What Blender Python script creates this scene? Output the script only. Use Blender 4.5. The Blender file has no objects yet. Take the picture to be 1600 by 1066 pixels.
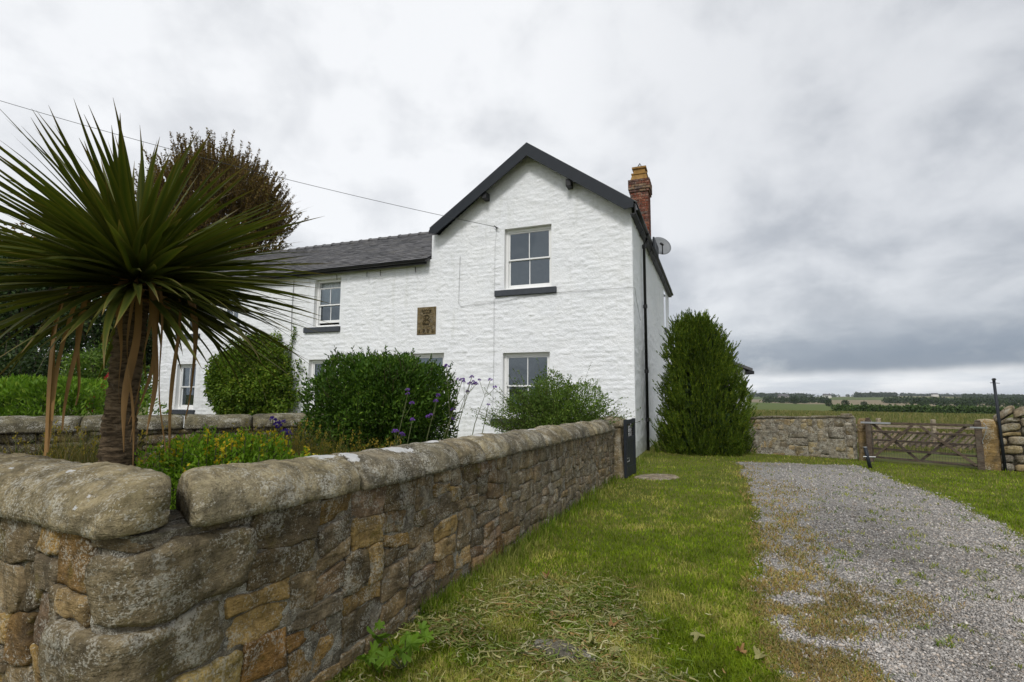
import bpy, math, random
import numpy as np
from mathutils import Vector, Matrix, noise as mnoise
R = math.radians
S = bpy.context.scene
COL = S.collection

# ------------------------------------------------------------------ camera, sky, sun, exposure
FPX, PITCH, ROLL, EYE = 800.0, math.atan(85 / 800.0), 0.007, 1.5
cam = bpy.data.cameras.new('camera')
cam.sensor_width = 36.0
cam.lens = 36.0 * FPX / 1600.0
cam.clip_start, cam.clip_end = 0.05, 9000.0
cam_o = bpy.data.objects.new('camera', cam)
COL.objects.link(cam_o)
cam_o.matrix_world = Matrix.Translation((0, 0, EYE)) @ Matrix.Rotation(R(90) + PITCH, 4, 'X') @ Matrix.Rotation(ROLL, 4, 'Z')
S.camera = cam_o

SUN_EL, SUN_AZ = R(47), R(-16)          # sun stands behind the camera, a little to its left
sdir = Vector((math.sin(SUN_AZ) * math.cos(SUN_EL), -math.cos(SUN_AZ) * math.cos(SUN_EL), math.sin(SUN_EL)))
sun = bpy.data.lights.new('sun', 'SUN')
sun.energy, sun.angle, sun.color = 1.5, R(13), (1.0, 0.975, 0.94)
sun_o = bpy.data.objects.new('sun', sun)
COL.objects.link(sun_o)
sun_o.rotation_euler = sdir.to_track_quat('Z', 'Y').to_euler()

W = bpy.data.worlds.new('World')
S.world = W
W.use_nodes = True
wt = W.node_tree
wt.nodes.clear()


class NT:
    """tiny node-tree builder"""
    def __init__(s, t): s.t = t
    def n(s, ty, **kw):
        nd = s.t.nodes.new(ty)
        for k, v in kw.items():
            if k.startswith('_'): setattr(nd, k[1:], v)
            else:
                key = int(k[1:]) if (k[0] == 'i' and k[1:].isdigit()) else k.replace('__', ' ')
                sock = nd.inputs[key]
                if hasattr(v, 'is_linked') or isinstance(v, bpy.types.NodeSocket): s.t.links.new(v, sock)
                else: sock.default_value = v
        return nd
    def m(s, op, a, b=None, c=None, clamp=False):
        nd = s.t.nodes.new('ShaderNodeMath'); nd.operation = op; nd.use_clamp = clamp
        for i, v in enumerate((a, b, c)):
            if v is None: continue
            if isinstance(v, bpy.types.NodeSocket): s.t.links.new(v, nd.inputs[i])
            else: nd.inputs[i].default_value = v
        return nd.outputs[0]
    def mix(s, f, a, b, mode='MIX'):
        nd = s.t.nodes.new('ShaderNodeMix'); nd.data_type = 'RGBA'; nd.blend_type = mode
        for k, v in ((0, f), (6, a), (7, b)):
            if isinstance(v, bpy.types.NodeSocket): s.t.links.new(v, nd.inputs[k])
            else: nd.inputs[k].default_value = (tuple(v) + (1,))[:4] if k else v
        return nd.outputs[2]
    def ss(s, v, a, b, lo=0.0, hi=1.0):
        nd = s.t.nodes.new('ShaderNodeMapRange'); nd.interpolation_type = 'SMOOTHSTEP'
        s.t.links.new(v, nd.inputs[0])
        nd.inputs[1].default_value, nd.inputs[2].default_value, nd.inputs[3].default_value, nd.inputs[4].default_value = a, b, lo, hi
        return nd.outputs[0]
    def noise(s, vec, scale, detail=5.0, rough=0.55, dist=0.0):
        nd = s.n('ShaderNodeTexNoise', Scale=scale, Detail=detail, Roughness=rough, Distortion=dist)
        if vec is not None: s.t.links.new(vec, nd.inputs['Vector'])
        return nd.outputs['Fac']
    def link(s, a, b): s.t.links.new(a, b)


b = NT(wt)
tc = b.n('ShaderNodeTexCoord')
sep = b.n('ShaderNodeSeparateXYZ', Vector=tc.outputs['Generated'])
dx, dy, dz = sep.outputs
zc = b.m('MAXIMUM', dz, 0.0)
den = b.m('ADD', zc, 0.30)
px_ = b.m('DIVIDE', dx, den)
py_ = b.m('DIVIDE', dy, den)
cl = b.n('ShaderNodeCombineXYZ', X=px_, Y=py_, Z=0.37).outputs[0]
big = b.noise(cl, 1.05, 7.0, 0.52, 0.25)
mid = b.noise(cl, 2.9, 6.0, 0.55, 0.3)
fin = b.noise(tc.outputs['Generated'], 6.0, 7.0, 0.55, 0.2)
mixn = b.m('ADD', b.m('MULTIPLY', big, 0.5), b.m('ADD', b.m('MULTIPLY', mid, 0.32), b.m('MULTIPLY', fin, 0.34)))
lum = b.ss(mixn, 0.46, 0.69)                                     # 0 dark cloud base .. 1 thin bright cloud
side = b.ss(dx, -0.25, 0.65)                                     # weather is thicker to the right
thin = b.m('MULTIPLY', b.m('SUBTRACT', 1.0, b.m('MULTIPLY', side, 0.85)), 0.55)
lum = b.m('MULTIPLY_ADD', lum, 0.56, thin, clamp=True)
cloud = b.mix(lum, (3.05, 3.25, 3.6), (7.2, 7.3, 7.45))
# a heavier cloud bank low over the hills with a brighter clear strip under it
wob = b.m('MULTIPLY', b.m('SUBTRACT', b.noise(tc.outputs['Generated'], 3.2, 5.0, 0.55), 0.5), 0.05)
el = b.m('ADD', dz, wob)
bank = b.m('MULTIPLY', b.ss(el, 0.030, 0.055), b.ss(el, 0.06, 0.17, 1.0, 0.0))
bank = b.m('MULTIPLY', bank, b.ss(dx, 0.1, 0.5))
bank = b.m('MULTIPLY', bank, b.ss(b.noise(b.n('ShaderNodeVectorMath', _operation='MULTIPLY', i0=tc.outputs['Generated'], i1=(1, 1, 3.2)).outputs[0], 4.2, 6.0, 0.6, 0.3), 0.34, 0.56, 0.40, 1.0))
cloud = b.mix(b.m('MULTIPLY', bank, 0.85), cloud, (1.55, 1.9, 2.5))
strip = b.ss(el, 0.028, 0.050, 1.0, 0.0)
stripc = b.mix(b.ss(b.noise(b.n('ShaderNodeVectorMath', _operation='MULTIPLY', i0=tc.outputs['Generated'], i1=(1, 1, 6)).outputs[0], 6.0, 5.0), 0.35, 0.65), (4.8, 5.2, 5.8), (7.6, 7.7, 7.9))
cloud = b.mix(b.m('MULTIPLY', strip, 0.85), cloud, stripc)
sky = b.n('ShaderNodeTexSky', _sky_type='NISHITA', _sun_disc=False, _sun_elevation=SUN_EL, _sun_rotation=R(180) - SUN_AZ)
skyc = b.mix(0.93, sky.outputs[0], cloud)                        # thin gaps let a little blue through
bg = b.n('ShaderNodeBackground', Color=skyc, Strength=0.1)
wo = b.n('ShaderNodeOutputWorld', Surface=bg.outputs[0])

V_ = S.view_settings
V_.view_transform, V_.look, V_.exposure, V_.gamma, V_.use_curve_mapping = 'Standard', 'None', 0.45, 1.0, False

# ------------------------------------------------------------------ helpers
rng = np.random.default_rng(7)
random.seed(7)


def pyv(a): return [tuple(map(float, r)) for r in a]


def mesh_from(name, V, F, mat=None, smooth=False, col=None):
    V = np.asarray(V, np.float32)
    me = bpy.data.meshes.new(name)
    if isinstance(F, np.ndarray):
        k = F.shape[1]; m = len(F)
        me.vertices.add(len(V)); me.vertices.foreach_set('co', V.ravel())
        me.loops.add(m * k); me.loops.foreach_set('vertex_index', F.astype(np.int32).ravel())
        me.polygons.add(m)
        me.polygons.foreach_set('loop_start', np.arange(0, m * k, k, dtype=np.int32))
        me.polygons.foreach_set('loop_total', np.full(m, k, np.int32))
        if smooth: me.polygons.foreach_set('use_smooth', np.ones(m, bool))
        me.update(calc_edges=True)
    else:
        me.from_pydata(V.tolist(), [], F)
        if smooth: me.polygons.foreach_set('use_smooth', np.ones(len(me.polygons), bool))
        me.update()
    if col is not None:
        ca = me.color_attributes.new('Col', 'FLOAT_COLOR', 'POINT')
        c4 = np.ones((len(V), 4), np.float32); c4[:, :3] = col
        ca.data.foreach_set('color', c4.ravel())
    if mat: me.materials.append(mat)
    return me


ORG = {}


def thing(name, label, cat, loc, group=None):
    o = bpy.data.objects.new(name, None)
    COL.objects.link(o)
    o.location = loc
    o.empty_display_size = 0.2
    o['label'] = label; o['category'] = cat
    if group: o['group'] = group
    ORG[o.name] = np.array(loc, float)
    return o


def part(name, V, F, mat, parent, smooth=False, col=None, color=None, stuff=False, label=None):
    """a mesh in world coordinates made a child of a thing (or of one of its parts)"""
    org = ORG[parent.name]
    me = mesh_from(name, np.asarray(V, float) - org, F, mat, smooth, col)
    o = bpy.data.objects.new(name, me)
    COL.objects.link(o)
    o.parent = parent
    ORG[o.name] = org
    if color is not None: o.color = tuple(color)[:3] + (1,)
    if stuff: o['kind'] = 'stuff'
    if label: o['label'] = label
    return o


def top(name, V, F, mat, label=None, cat=None, kind=None, group=None, smooth=False, col=None, color=None):
    me = mesh_from(name, V, F, mat, smooth, col)
    o = bpy.data.objects.new(name, me)
    COL.objects.link(o)
    ORG[o.name] = np.zeros(3)
    if label: o['label'] = label
    if cat: o['category'] = cat
    if kind: o['kind'] = kind
    if group: o['group'] = group
    if color is not None: o.color = tuple(color)[:3] + (1,)
    return o


def inst(name, me, parent, loc, rot=(0, 0, 0), scale=(1, 1, 1), color=None):
    o = bpy.data.objects.new(name, me)
    COL.objects.link(o)
    o.parent = parent
    o.location = np.asarray(loc, float) - ORG[parent.name]
    o.rotation_euler = rot
    o.scale = scale
    ORG[o.name] = ORG[parent.name]
    if color is not None: o.color = tuple(color)[:3] + (1,)
    return o


# --- numpy value noise
_PERM = rng.random(1 << 16).astype(np.float32)


def vnoise(p):
    p = np.asarray(p, float)
    i = np.floor(p).astype(np.int64); f = p - i
    f = f * f * (3 - 2 * f)
    def h(a, b_, c): return _PERM[((a * 73856093) ^ (b_ * 19349663) ^ (c * 83492791)) & 0xFFFF]
    r = 0
    for ax in (0, 1):
        wx = f[..., 0] if ax else 1 - f[..., 0]
        for ay in (0, 1):
            wy = f[..., 1] if ay else 1 - f[..., 1]
            for az in (0, 1):
                wz = f[..., 2] if az else 1 - f[..., 2]
                r = r + wx * wy * wz * h(i[..., 0] + ax, i[..., 1] + ay, i[..., 2] + az)
    return r * 2 - 1


def fbm(p, octv=4, gain=0.5):
    p = np.asarray(p, float); a = 1.0; s = 0; t = 0
    for k in range(octv):
        s = s + a * vnoise(p * (2.03 ** k) + 17.3 * k); t += a; a *= gain
    return s / t


# --- primitive shapes collected in one mesh
class MB:
    def __init__(s): s.v = []; s.f = []
    def add(s, V, F):
        o = len(s.v)
        s.v.extend([tuple(map(float, p)) for p in V]); s.f.extend([tuple(int(i) + o for i in q) for q in F])
        return s
    def hexa(s, P):
        """8 corners: bottom ring 0-3, top ring 4-7"""
        return s.add(P, [(3, 2, 1, 0), (4, 5, 6, 7), (0, 1, 5, 4), (1, 2, 6, 5), (2, 3, 7, 6), (3, 0, 4, 7)])
    def box(s, fr, a0, a1, b0, b1, c0, c1, ch=0.0):
        """box in a frame function fr(a,b,c); ch gives small chamfers along all edges"""
        if ch <= 0:
            P = [fr(a0, b0, c0), fr(a1, b0, c0), fr(a1, b1, c0), fr(a0, b1, c0), fr(a0, b0, c1), fr(a1, b0, c1), fr(a1, b1, c1), fr(a0, b1, c1)]
            return s.hexa(P)
        V = []; idx = {}
        A, B, C = (a0, a1), (b0, b1), (c0, c1)
        sg = (1, -1)
        for i in (0, 1):
            for j in (0, 1):
                for k in (0, 1):
                    for ax in range(3):
                        q = [A[i] + (0 if ax == 0 else ch * sg[i]), B[j] + (0 if ax == 1 else ch * sg[j]), C[k] + (0 if ax == 2 else ch * sg[k])]
                        idx[i, j, k, ax] = len(V); V.append(fr(*q))
        F = []
        for i in (0, 1): F.append([idx[i, 0, 0, 0], idx[i, 1, 0, 0], idx[i, 1, 1, 0], idx[i, 0, 1, 0]])
        for j in (0, 1): F.append([idx[0, j, 0, 1], idx[1, j, 0, 1], idx[1, j, 1, 1], idx[0, j, 1, 1]])
        for k in (0, 1): F.append([idx[0, 0, k, 2], idx[1, 0, k, 2], idx[1, 1, k, 2], idx[0, 1, k, 2]])
        for i in (0, 1):
            for j in (0, 1): F.append([idx[i, j, 0, 0], idx[i, j, 1, 0], idx[i, j, 1, 1], idx[i, j, 0, 1]])
        for i in (0, 1):
            for k in (0, 1): F.append([idx[i, 0, k, 0], idx[i, 1, k, 0], idx[i, 1, k, 2], idx[i, 0, k, 2]])
        for j in (0, 1):
            for k in (0, 1): F.append([idx[0, j, k, 1], idx[1, j, k, 1], idx[1, j, k, 2], idx[0, j, k, 2]])
        for i in (0, 1):
            for j in (0, 1):
                for k in (0, 1): F.append([idx[i, j, k, 0], idx[i, j, k, 1], idx[i, j, k, 2]])
        return s.add(V, F)
    def tube(s, pts, rad, n=6, caps=True):
        pts = [Vector(p) for p in pts]
        rads = rad if isinstance(rad, (list, tuple, np.ndarray)) else [rad] * len(pts)
        V = []; F = []
        up = Vector((0, 0, 1))
        for i, p in enumerate(pts):
            t = (pts[min(i + 1, len(pts) - 1)] - pts[max(i - 1, 0)]).normalized()
            x = t.cross(up if abs(t.z) < 0.95 else Vector((1, 0, 0))).normalized(); y = t.cross(x)
            for k in range(n):
                a = 2 * math.pi * k / n
                V.append(p + (x * math.cos(a) + y * math.sin(a)) * float(rads[i]))
        for i in range(len(pts) - 1):
            for k in range(n):
                F.append((i * n + k, i * n + (k + 1) % n, (i + 1) * n + (k + 1) % n, (i + 1) * n + k))
        if caps:
            F.append(tuple(range(n - 1, -1, -1))); F.append(tuple(range((len(pts) - 1) * n, len(pts) * n)))
        return s.add(V, F)
    def bar(s, p, q, w, h, nrm=(0, 0, 1), ch=0.0):
        """straight bar p->q, width w across, depth h along nrm"""
        p, q = Vector(p), Vector(q)
        t = (q - p); L = t.length; t.normalize()
        n = Vector(nrm); n = (n - t * n.dot(t)).normalized(); x = t.cross(n)
        return s.box(lambda a, b_, c: p + t * a + x * b_ + n * c, 0, L, -w / 2, w / 2, -h / 2, h / 2, ch)
    def build(s, name, mat, parent, **kw): return part(name, s.v, s.f, mat, parent, **kw)
    def top(s, name, mat, **kw): return top(name, s.v, s.f, mat, **kw)


# ------------------------------------------------------------------ materials
def newmat(name):
    m = bpy.data.materials.new(name); m.use_nodes = True
    t = m.node_tree; t.nodes.clear()
    nb = NT(t)
    out = nb.n('ShaderNodeOutputMaterial')
    return m, nb, out


def pbsdf(nb, out, color, rough=0.8, spec=0.3, bump=None, bstr=0.3, bdist=0.01, metallic=0.0):
    p = nb.n('ShaderNodeBsdfPrincipled', Metallic=metallic)
    for k, v in (('Base Color', color), ('Roughness', rough), ('Specular IOR Level', spec)):
        if isinstance(v, bpy.types.NodeSocket): nb.link(v, p.inputs[k])
        else: p.inputs[k].default_value = (tuple(v) + (1,))[:4] if k == 'Base Color' else v
    if bump is not None:
        bn = nb.n('ShaderNodeBump', Height=bump, Strength=bstr, Distance=bdist)
        nb.link(bn.outputs[0], p.inputs['Normal'])
    nb.link(p.outputs[0], out.inputs[0])
    return p


def plain(name, c, rough=0.6, spec=0.35, var=0.12, scale=9.0, bstr=0.15, metallic=0.0, bdist=0.004):
    m, nb, out = newmat(name)
    g = nb.n('ShaderNodeNewGeometry').outputs['Position']
    n1 = nb.noise(g, scale, 6.0, 0.6)
    n2 = nb.noise(g, scale * 7, 4.0, 0.6)
    f = nb.m('ADD', nb.m('MULTIPLY', n1, 0.6), nb.m('MULTIPLY', n2, 0.4))
    cc = nb.mix(nb.ss(f, 0.3, 0.7), [x * (1 - var) for x in c], [min(1, x * (1 + var)) for x in c])
    pbsdf(nb, out, cc, nb.ss(n2, 0.2, 0.8, rough * 0.85, min(1, rough * 1.15)), spec, n2, bstr, bdist, metallic)
    return m


def stone_mat(name, lichen=0.5, dark=0.5, moss=0.35, scale=1.0, usecol=True, base=(0.25, 0.2, 0.14), patches=False):
    """weathered sandstone; tint from the object's own colour"""
    m, nb, out = newmat(name)
    g = nb.n('ShaderNodeNewGeometry').outputs['Position']
    oi = nb.n('ShaderNodeObjectInfo')
    c0 = oi.outputs['Color'] if usecol else nb.n('ShaderNodeRGB').outputs[0]
    if not usecol: nb.t.nodes[-1].outputs[0].default_value = tuple(base) + (1,)
    off = nb.n('ShaderNodeVectorMath', _operation='SCALE', i0=(3.1, 7.7, 5.3), Scale=oi.outputs['Random']).outputs[0]
    p = nb.n('ShaderNodeVectorMath', _operation='ADD', i0=g, i1=off).outputs[0]
    n1 = nb.noise(p, 7 * scale, 7, 0.62, 0.6)
    n2 = nb.noise(p, 38 * scale, 6, 0.65)
    n3 = nb.noise(p, 130 * scale, 3, 0.6)
    c = nb.mix(nb.ss(n1, 0.30, 0.70), nb.mix(1.0, c0, (0.50, 0.50, 0.50), 'MULTIPLY'), nb.mix(1.0, c0, (1.32, 1.28, 1.2), 'MULTIPLY'))
    c = nb.mix(nb.m('MULTIPLY', nb.ss(n2, 0.35, 0.62, 1.0, 0.0), 0.55), c, nb.mix(1.0, c, (0.5, 0.47, 0.44), 'MULTIPLY'))
    ns = nb.noise(p, 2.6 * scale, 5, 0.6, 1.0)
    c = nb.mix(nb.m('MULTIPLY', nb.ss(ns, 0.52, 0.70), dark), c, (0.055, 0.048, 0.042))
    nm = nb.noise(p, 4.3 * scale, 6, 0.66, 0.4)
    c = nb.mix(nb.m('MULTIPLY', nb.ss(nm, 0.56, 0.68), moss), c, (0.13, 0.105, 0.02))
    nl = nb.m('ADD', nb.m('MULTIPLY', nb.noise(p, 5.2 * scale, 3, 0.5), 0.45), nb.m('MULTIPLY', nb.noise(p, 55 * scale, 5, 0.7, 0.7), 0.55))
    c = nb.mix(nb.m('MULTIPLY', nb.ss(nl, 0.545, 0.60), lichen), c, (0.47, 0.46, 0.40))
    bed = nb.noise(nb.n('ShaderNodeVectorMath', _operation='MULTIPLY', i0=p, i1=(5, 5, 26)).outputs[0], 1.3 * scale, 5, 0.6, 0.4)
    c = nb.mix(nb.m('MULTIPLY', nb.ss(bed, 0.36, 0.52, 1.0, 0.0), 0.42), c, nb.mix(1.0, c, (0.45, 0.42, 0.38), 'MULTIPLY'))
    h = nb.m('ADD', nb.m('ADD', nb.m('MULTIPLY', n1, 0.7), nb.m('MULTIPLY', bed, 0.55)), nb.m('ADD', nb.m('MULTIPLY', n2, 0.45), nb.m('MULTIPLY', n3, 0.22)))
    sp = nb.noise(p, 90 * scale, 4, 0.7)
    c = nb.mix(nb.m('MULTIPLY', nb.ss(nb.m('ADD', sp, nb.m('MULTIPLY', nb.m('SUBTRACT', nb.noise(p, 6 * scale, 5, 0.65, 0.5), 0.5), 0.85)), 0.57, 0.63), 0.75 * min(1, lichen * 1.6)), c, (0.50, 0.48, 0.41))
    c = nb.mix(nb.m('MULTIPLY', nb.ss(sp, 0.33, 0.43, 1.0, 0.0), 0.6), c, (0.05, 0.045, 0.035))
    if patches:
        pa = nb.n('ShaderNodeSeparateColor', Color=nb.n('ShaderNodeAttribute', _attribute_name='Col').outputs['Color']).outputs[0]
        pk = nb.ss(nb.m('ADD', pa, nb.m('MULTIPLY', nb.m('SUBTRACT', nb.noise(p, 26, 5, 0.65), 0.5), 0.9)), 0.48, 0.53)
        c = nb.mix(nb.m('MULTIPLY', pk, 0.92), c, nb.mix(n2, (0.44, 0.44, 0.43), (0.72, 0.72, 0.71)))
    pbsdf(nb, out, c, 0.93, 0.12, h, 1.0, 0.030 / scale ** 0.5)
    return m


def leaf_mat(name, c1, c2, c3=None, rough=0.5, spec=0.12, trans=0.25, attr=False):
    m, nb, out = newmat(name)
    g = nb.n('ShaderNodeNewGeometry')
    if attr:
        c = nb.n('ShaderNodeAttribute', _attribute_name='Col').outputs['Color']
    else:
        r = g.outputs['Random Per Island']
        c = nb.mix(r, c1, c2)
        if c3: c = nb.mix(nb.ss(r, 0.86, 0.97), c, c3)
    nz = nb.noise(g.outputs['Position'], 1.7, 3, 0.5)
    c = nb.mix(nb.ss(nz, 0.3, 0.7), nb.mix(1.0, c, (0.72, 0.74, 0.72), 'MULTIPLY'), nb.mix(1.0, c, (1.22, 1.2, 1.1), 'MULTIPLY'))
    p = nb.n('ShaderNodeBsdfPrincipled', Roughness=rough)
    p.inputs['Specular IOR Level'].default_value = spec
    nb.link(c, p.inputs['Base Color'])
    tr = nb.n('ShaderNodeBsdfTranslucent')
    nb.link(nb.mix(1.0, c, (1.1, 1.25, 0.6), 'MULTIPLY'), tr.inputs[0])
    mx = nb.n('ShaderNodeMixShader', Fac=trans)
    nb.link(p.outputs[0], mx.inputs[1]); nb.link(tr.outputs[0], mx.inputs[2])
    nb.link(mx.outputs[0], out.inputs[0])
    return m


M = {}
# whitewashed rubble
m, nb, out = newmat('whitewash')
g = nb.n('ShaderNodeNewGeometry').outputs['Position']
n1 = nb.noise(g, 1.3, 6, 0.62); n2 = nb.noise(g, 24, 6, 0.66, 0.3); n3 = nb.noise(g, 90, 3, 0.6)
c = nb.mix(nb.ss(n1, 0.35, 0.72), (0.82, 0.835, 0.855), (0.86, 0.87, 0.88))
c = nb.mix(nb.m('MULTIPLY', nb.ss(nb.noise(g, 9, 8, 0.72, 1.2), 0.63, 0.74), 0.6), c, (0.50, 0.50, 0.47))
c = nb.mix(nb.m('MULTIPLY', nb.ss(nb.noise(nb.n('ShaderNodeVectorMath', _operation='MULTIPLY', i0=g, i1=(5, 5, .5)).outputs[0], 1.0, 5, 0.6), 0.53, 0.72), 0.30), c, (0.58, 0.59, 0.55))
sz = nb.n('ShaderNodeSeparateXYZ', Vector=g).outputs[2]
c = nb.mix(nb.m('MULTIPLY', nb.ss(nb.m('ADD', sz, nb.m('MULTIPLY', n2, -0.5)), -0.3, 0.30, 1.0, 0.0), 0.6), c, (0.34, 0.36, 0.27))
pbsdf(nb, out, c, 0.75, 0.25, nb.m('ADD', n2, nb.m('MULTIPLY', n3, 0.35)), 0.75, 0.03)
M['white'] = m
M['paint'] = plain('white_gloss_paint', (0.80, 0.80, 0.79), 0.35, 0.4, 0.03, 5, 0.05)
M['charcoal'] = plain('charcoal_paint', (0.021, 0.025, 0.031), 0.5, 0.2, 0.12, 6, 0.1)
M['sillp'] = plain('slate_grey_sill_paint', (0.050, 0.056, 0.066), 0.6, 0.3, 0.2, 12, 0.3)
M['black'] = plain('black_iron_paint', (0.012, 0.012, 0.013), 0.45, 0.4, 0.2, 14, 0.15)
M['slate'] = None
m, nb, out = newmat('roof_slate')
g = nb.n('ShaderNodeNewGeometry')
r = g.outputs['Random Per Island']
c = nb.mix(r, (0.060, 0.060, 0.064), (0.125, 0.122, 0.126))
c = nb.mix(nb.m('MULTIPLY', nb.ss(nb.noise(g.outputs['Position'], 3, 6, 0.65), 0.5, 0.7), 0.5), c, (0.17, 0.16, 0.135))
pbsdf(nb, out, c, 0.7, 0.3, nb.noise(g.outputs['Position'], 30, 5, 0.6), 0.3, 0.01)
M['slate'] = m
M['brick'] = stone_mat('chimney_brick', 0.25, 0.35, 0.0, 1.5)
M['mortar'] = stone_mat('lime_mortar', 0.75, 0.55, 0.25, 2.0, False, (0.25, 0.225, 0.175))
M['darkmortar'] = stone_mat('dark_joint_mortar', 0.45, 0.6, 0.2, 2.0, False, (0.12, 0.10, 0.08))
M['stone'] = stone_mat('wall_sandstone', 0.45, 0.5, 0.55)
M['coping'] = stone_mat('coping_sandstone', 0.5, 0.40, 0.25, patches=True)
M['fstone'] = stone_mat('far_wall_sandstone', 0.45, 0.45, 0.3, 0.6)
M['plaque'] = stone_mat('carved_plaque_stone', 0.15, 0.3, 0.4, 1.5, False, (0.20, 0.155, 0.085))
M['pot'] = plain('buff_clay', (0.27, 0.155, 0.048), 0.8, 0.2, 0.3, 8, 0.4)
M['wood'] = None
m, nb, out = newmat('weathered_gate_timber')
tcn = nb.n('ShaderNodeNewGeometry').outputs['Position']
st = nb.n('ShaderNodeVectorMath', _operation='MULTIPLY', i0=tcn, i1=(9, 9, 40)).outputs[0]
n1 = nb.noise(st, 1.0, 6, 0.6, 0.5); n2 = nb.noise(tcn, 5, 5, 0.6)
oi = nb.n('ShaderNodeObjectInfo').outputs['Color']
c = nb.mix(nb.ss(n1, 0.3, 0.7), nb.mix(1.0, oi, (0.55, 0.52, 0.5), 'MULTIPLY'), nb.mix(1.0, oi, (1.35, 1.3, 1.25), 'MULTIPLY'))
c = nb.mix(nb.m('MULTIPLY', nb.ss(n2, 0.52, 0.7), 0.4), c, (0.16, 0.15, 0.12))
pbsdf(nb, out, c, 0.85, 0.2, n1, 0.5, 0.006)
M['wood'] = m
M['steel'] = plain('galvanised_steel', (0.42, 0.43, 0.44), 0.45, 0.5, 0.15, 10, 0.1, 0.8)
M['dish'] = plain('grey_dish_metal', (0.19, 0.20, 0.21), 0.5, 0.35, 0.08, 8, 0.05)
M['wire'] = plain('dark_cable', (0.05, 0.05, 0.052), 0.6, 0.2)
M['greywire'] = plain('weathered_grey_cable', (0.30, 0.30, 0.30), 0.7, 0.1)
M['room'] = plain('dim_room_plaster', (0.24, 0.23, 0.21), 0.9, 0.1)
M['blind'] = plain('white_net_curtain', (0.62, 0.66, 0.68), 0.9, 0.1, 0.1, 30)
M['darkcurtain'] = plain('grey_green_curtain', (0.20, 0.215, 0.19), 0.9, 0.1, 0.25, 14)
m, nb, out = newmat('window_glass')
lw = nb.n('ShaderNodeFresnel', IOR=1.52)
g1 = nb.n('ShaderNodeNewGeometry').outputs['Position']
bn = nb.n('ShaderNodeBump', Height=nb.noise(g1, 1.1, 2, 0.5), Strength=0.28, Distance=0.06)
gl = nb.n('ShaderNodeBsdfGlossy', Roughness=0.02, Color=(0.80, 0.91, 1, 1), Normal=bn.outputs[0])
tp = nb.n('ShaderNodeBsdfTransparent', Color=(0.55, 0.60, 0.62, 1))
mx = nb.n('ShaderNodeMixShader', Fac=nb.m('MULTIPLY_ADD', lw.outputs[0], 2.0, 0.055, clamp=True))
nb.link(tp.outputs[0], mx.inputs[1]); nb.link(gl.outputs[0], mx.inputs[2]); nb.link(mx.outputs[0], out.inputs[0])
M['glass'] = m
M['soil'] = plain('garden_soil', (0.055, 0.042, 0.028), 0.95, 0.1, 0.35, 6, 0.8, 0, 0.03)
M['trunk'] = plain('tree_bark', (0.085, 0.066, 0.047), 0.9, 0.15, 0.4, 8, 0.7, 0, 0.03)
M['twig'] = plain('brown_twig', (0.075, 0.05, 0.035), 0.9, 0.1, 0.3, 20)
M['gstem'] = plain('green_stem', (0.09, 0.105, 0.04), 0.7, 0.2, 0.3, 20)
M['palm'] = leaf_mat('cordyline_leaf', 0, 0, None, 0.42, 0.25, 0.2, True)
M['deadleaf'] = leaf_mat('dead_cordyline_leaf', (0.27, 0.135, 0.055), (0.38, 0.24, 0.11), None, 0.7, 0.14, 0.15)
M['hedge'] = leaf_mat('privet_leaf', (0.026, 0.066, 0.007), (0.070, 0.135, 0.015), (0.13, 0.21, 0.026), 0.55, 0.14, 0.22)
M['shrub'] = leaf_mat('shrub_leaf', (0.060, 0.115, 0.016), (0.130, 0.205, 0.034), (0.20, 0.26, 0.06), 0.55, 0.14, 0.22)
M['ivy'] = leaf_mat('climber_leaf', (0.060, 0.120, 0.010), (0.15, 0.22, 0.022), (0.27, 0.30, 0.05), 0.55, 0.14, 0.25)
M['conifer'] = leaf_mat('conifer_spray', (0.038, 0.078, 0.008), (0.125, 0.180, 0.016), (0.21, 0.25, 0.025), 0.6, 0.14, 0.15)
M['bronze'] = leaf_mat('bronze_leaf', (0.105, 0.064, 0.018), (0.21, 0.135, 0.040), (0.20, 0.19, 0.05), 0.6, 0.14, 0.15)
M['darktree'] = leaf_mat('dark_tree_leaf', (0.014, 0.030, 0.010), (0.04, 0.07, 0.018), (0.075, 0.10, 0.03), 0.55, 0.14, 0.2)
M['bright'] = leaf_mat('bright_fern_leaf', (0.075, 0.155, 0.012), (0.16, 0.27, 0.026), (0.23, 0.32, 0.04), 0.55, 0.14, 0.3)
M['loose'] = leaf_mat('loosestrife_leaf', (0.13, 0.26, 0.016), (0.26, 0.42, 0.034), (0.34, 0.46, 0.06), 0.55, 0.14, 0.3)
M['yellow'] = leaf_mat('yellow_petal', (0.55, 0.40, 0.02), (0.70, 0.55, 0.04), None, 0.6, 0.14, 0.3)
M['ochre'] = leaf_mat('ochre_seedhead', (0.24, 0.18, 0.035), (0.42, 0.33, 0.05), (0.36, 0.2, 0.06), 0.7, 0.14, 0.3)
M['purple'] = leaf_mat('purple_petal', (0.13, 0.05, 0.36), (0.27, 0.13, 0.55), None, 0.6, 0.14, 0.3)
M['violet'] = leaf_mat('violet_petal', (0.055, 0.025, 0.28), (0.10, 0.05, 0.40), None, 0.6, 0.14, 0.3)
M['red'] = leaf_mat('red_petal', (0.30, 0.012, 0.03), (0.48, 0.03, 0.06), None, 0.6, 0.14, 0.3)
M['grass'] = leaf_mat('grass_blade', 0, 0, None, 0.55, 0.14, 0.3, True)
M['straw'] = leaf_mat('cut_straw', 0, 0, None, 0.75, 0.14, 0.2, True)

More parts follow.
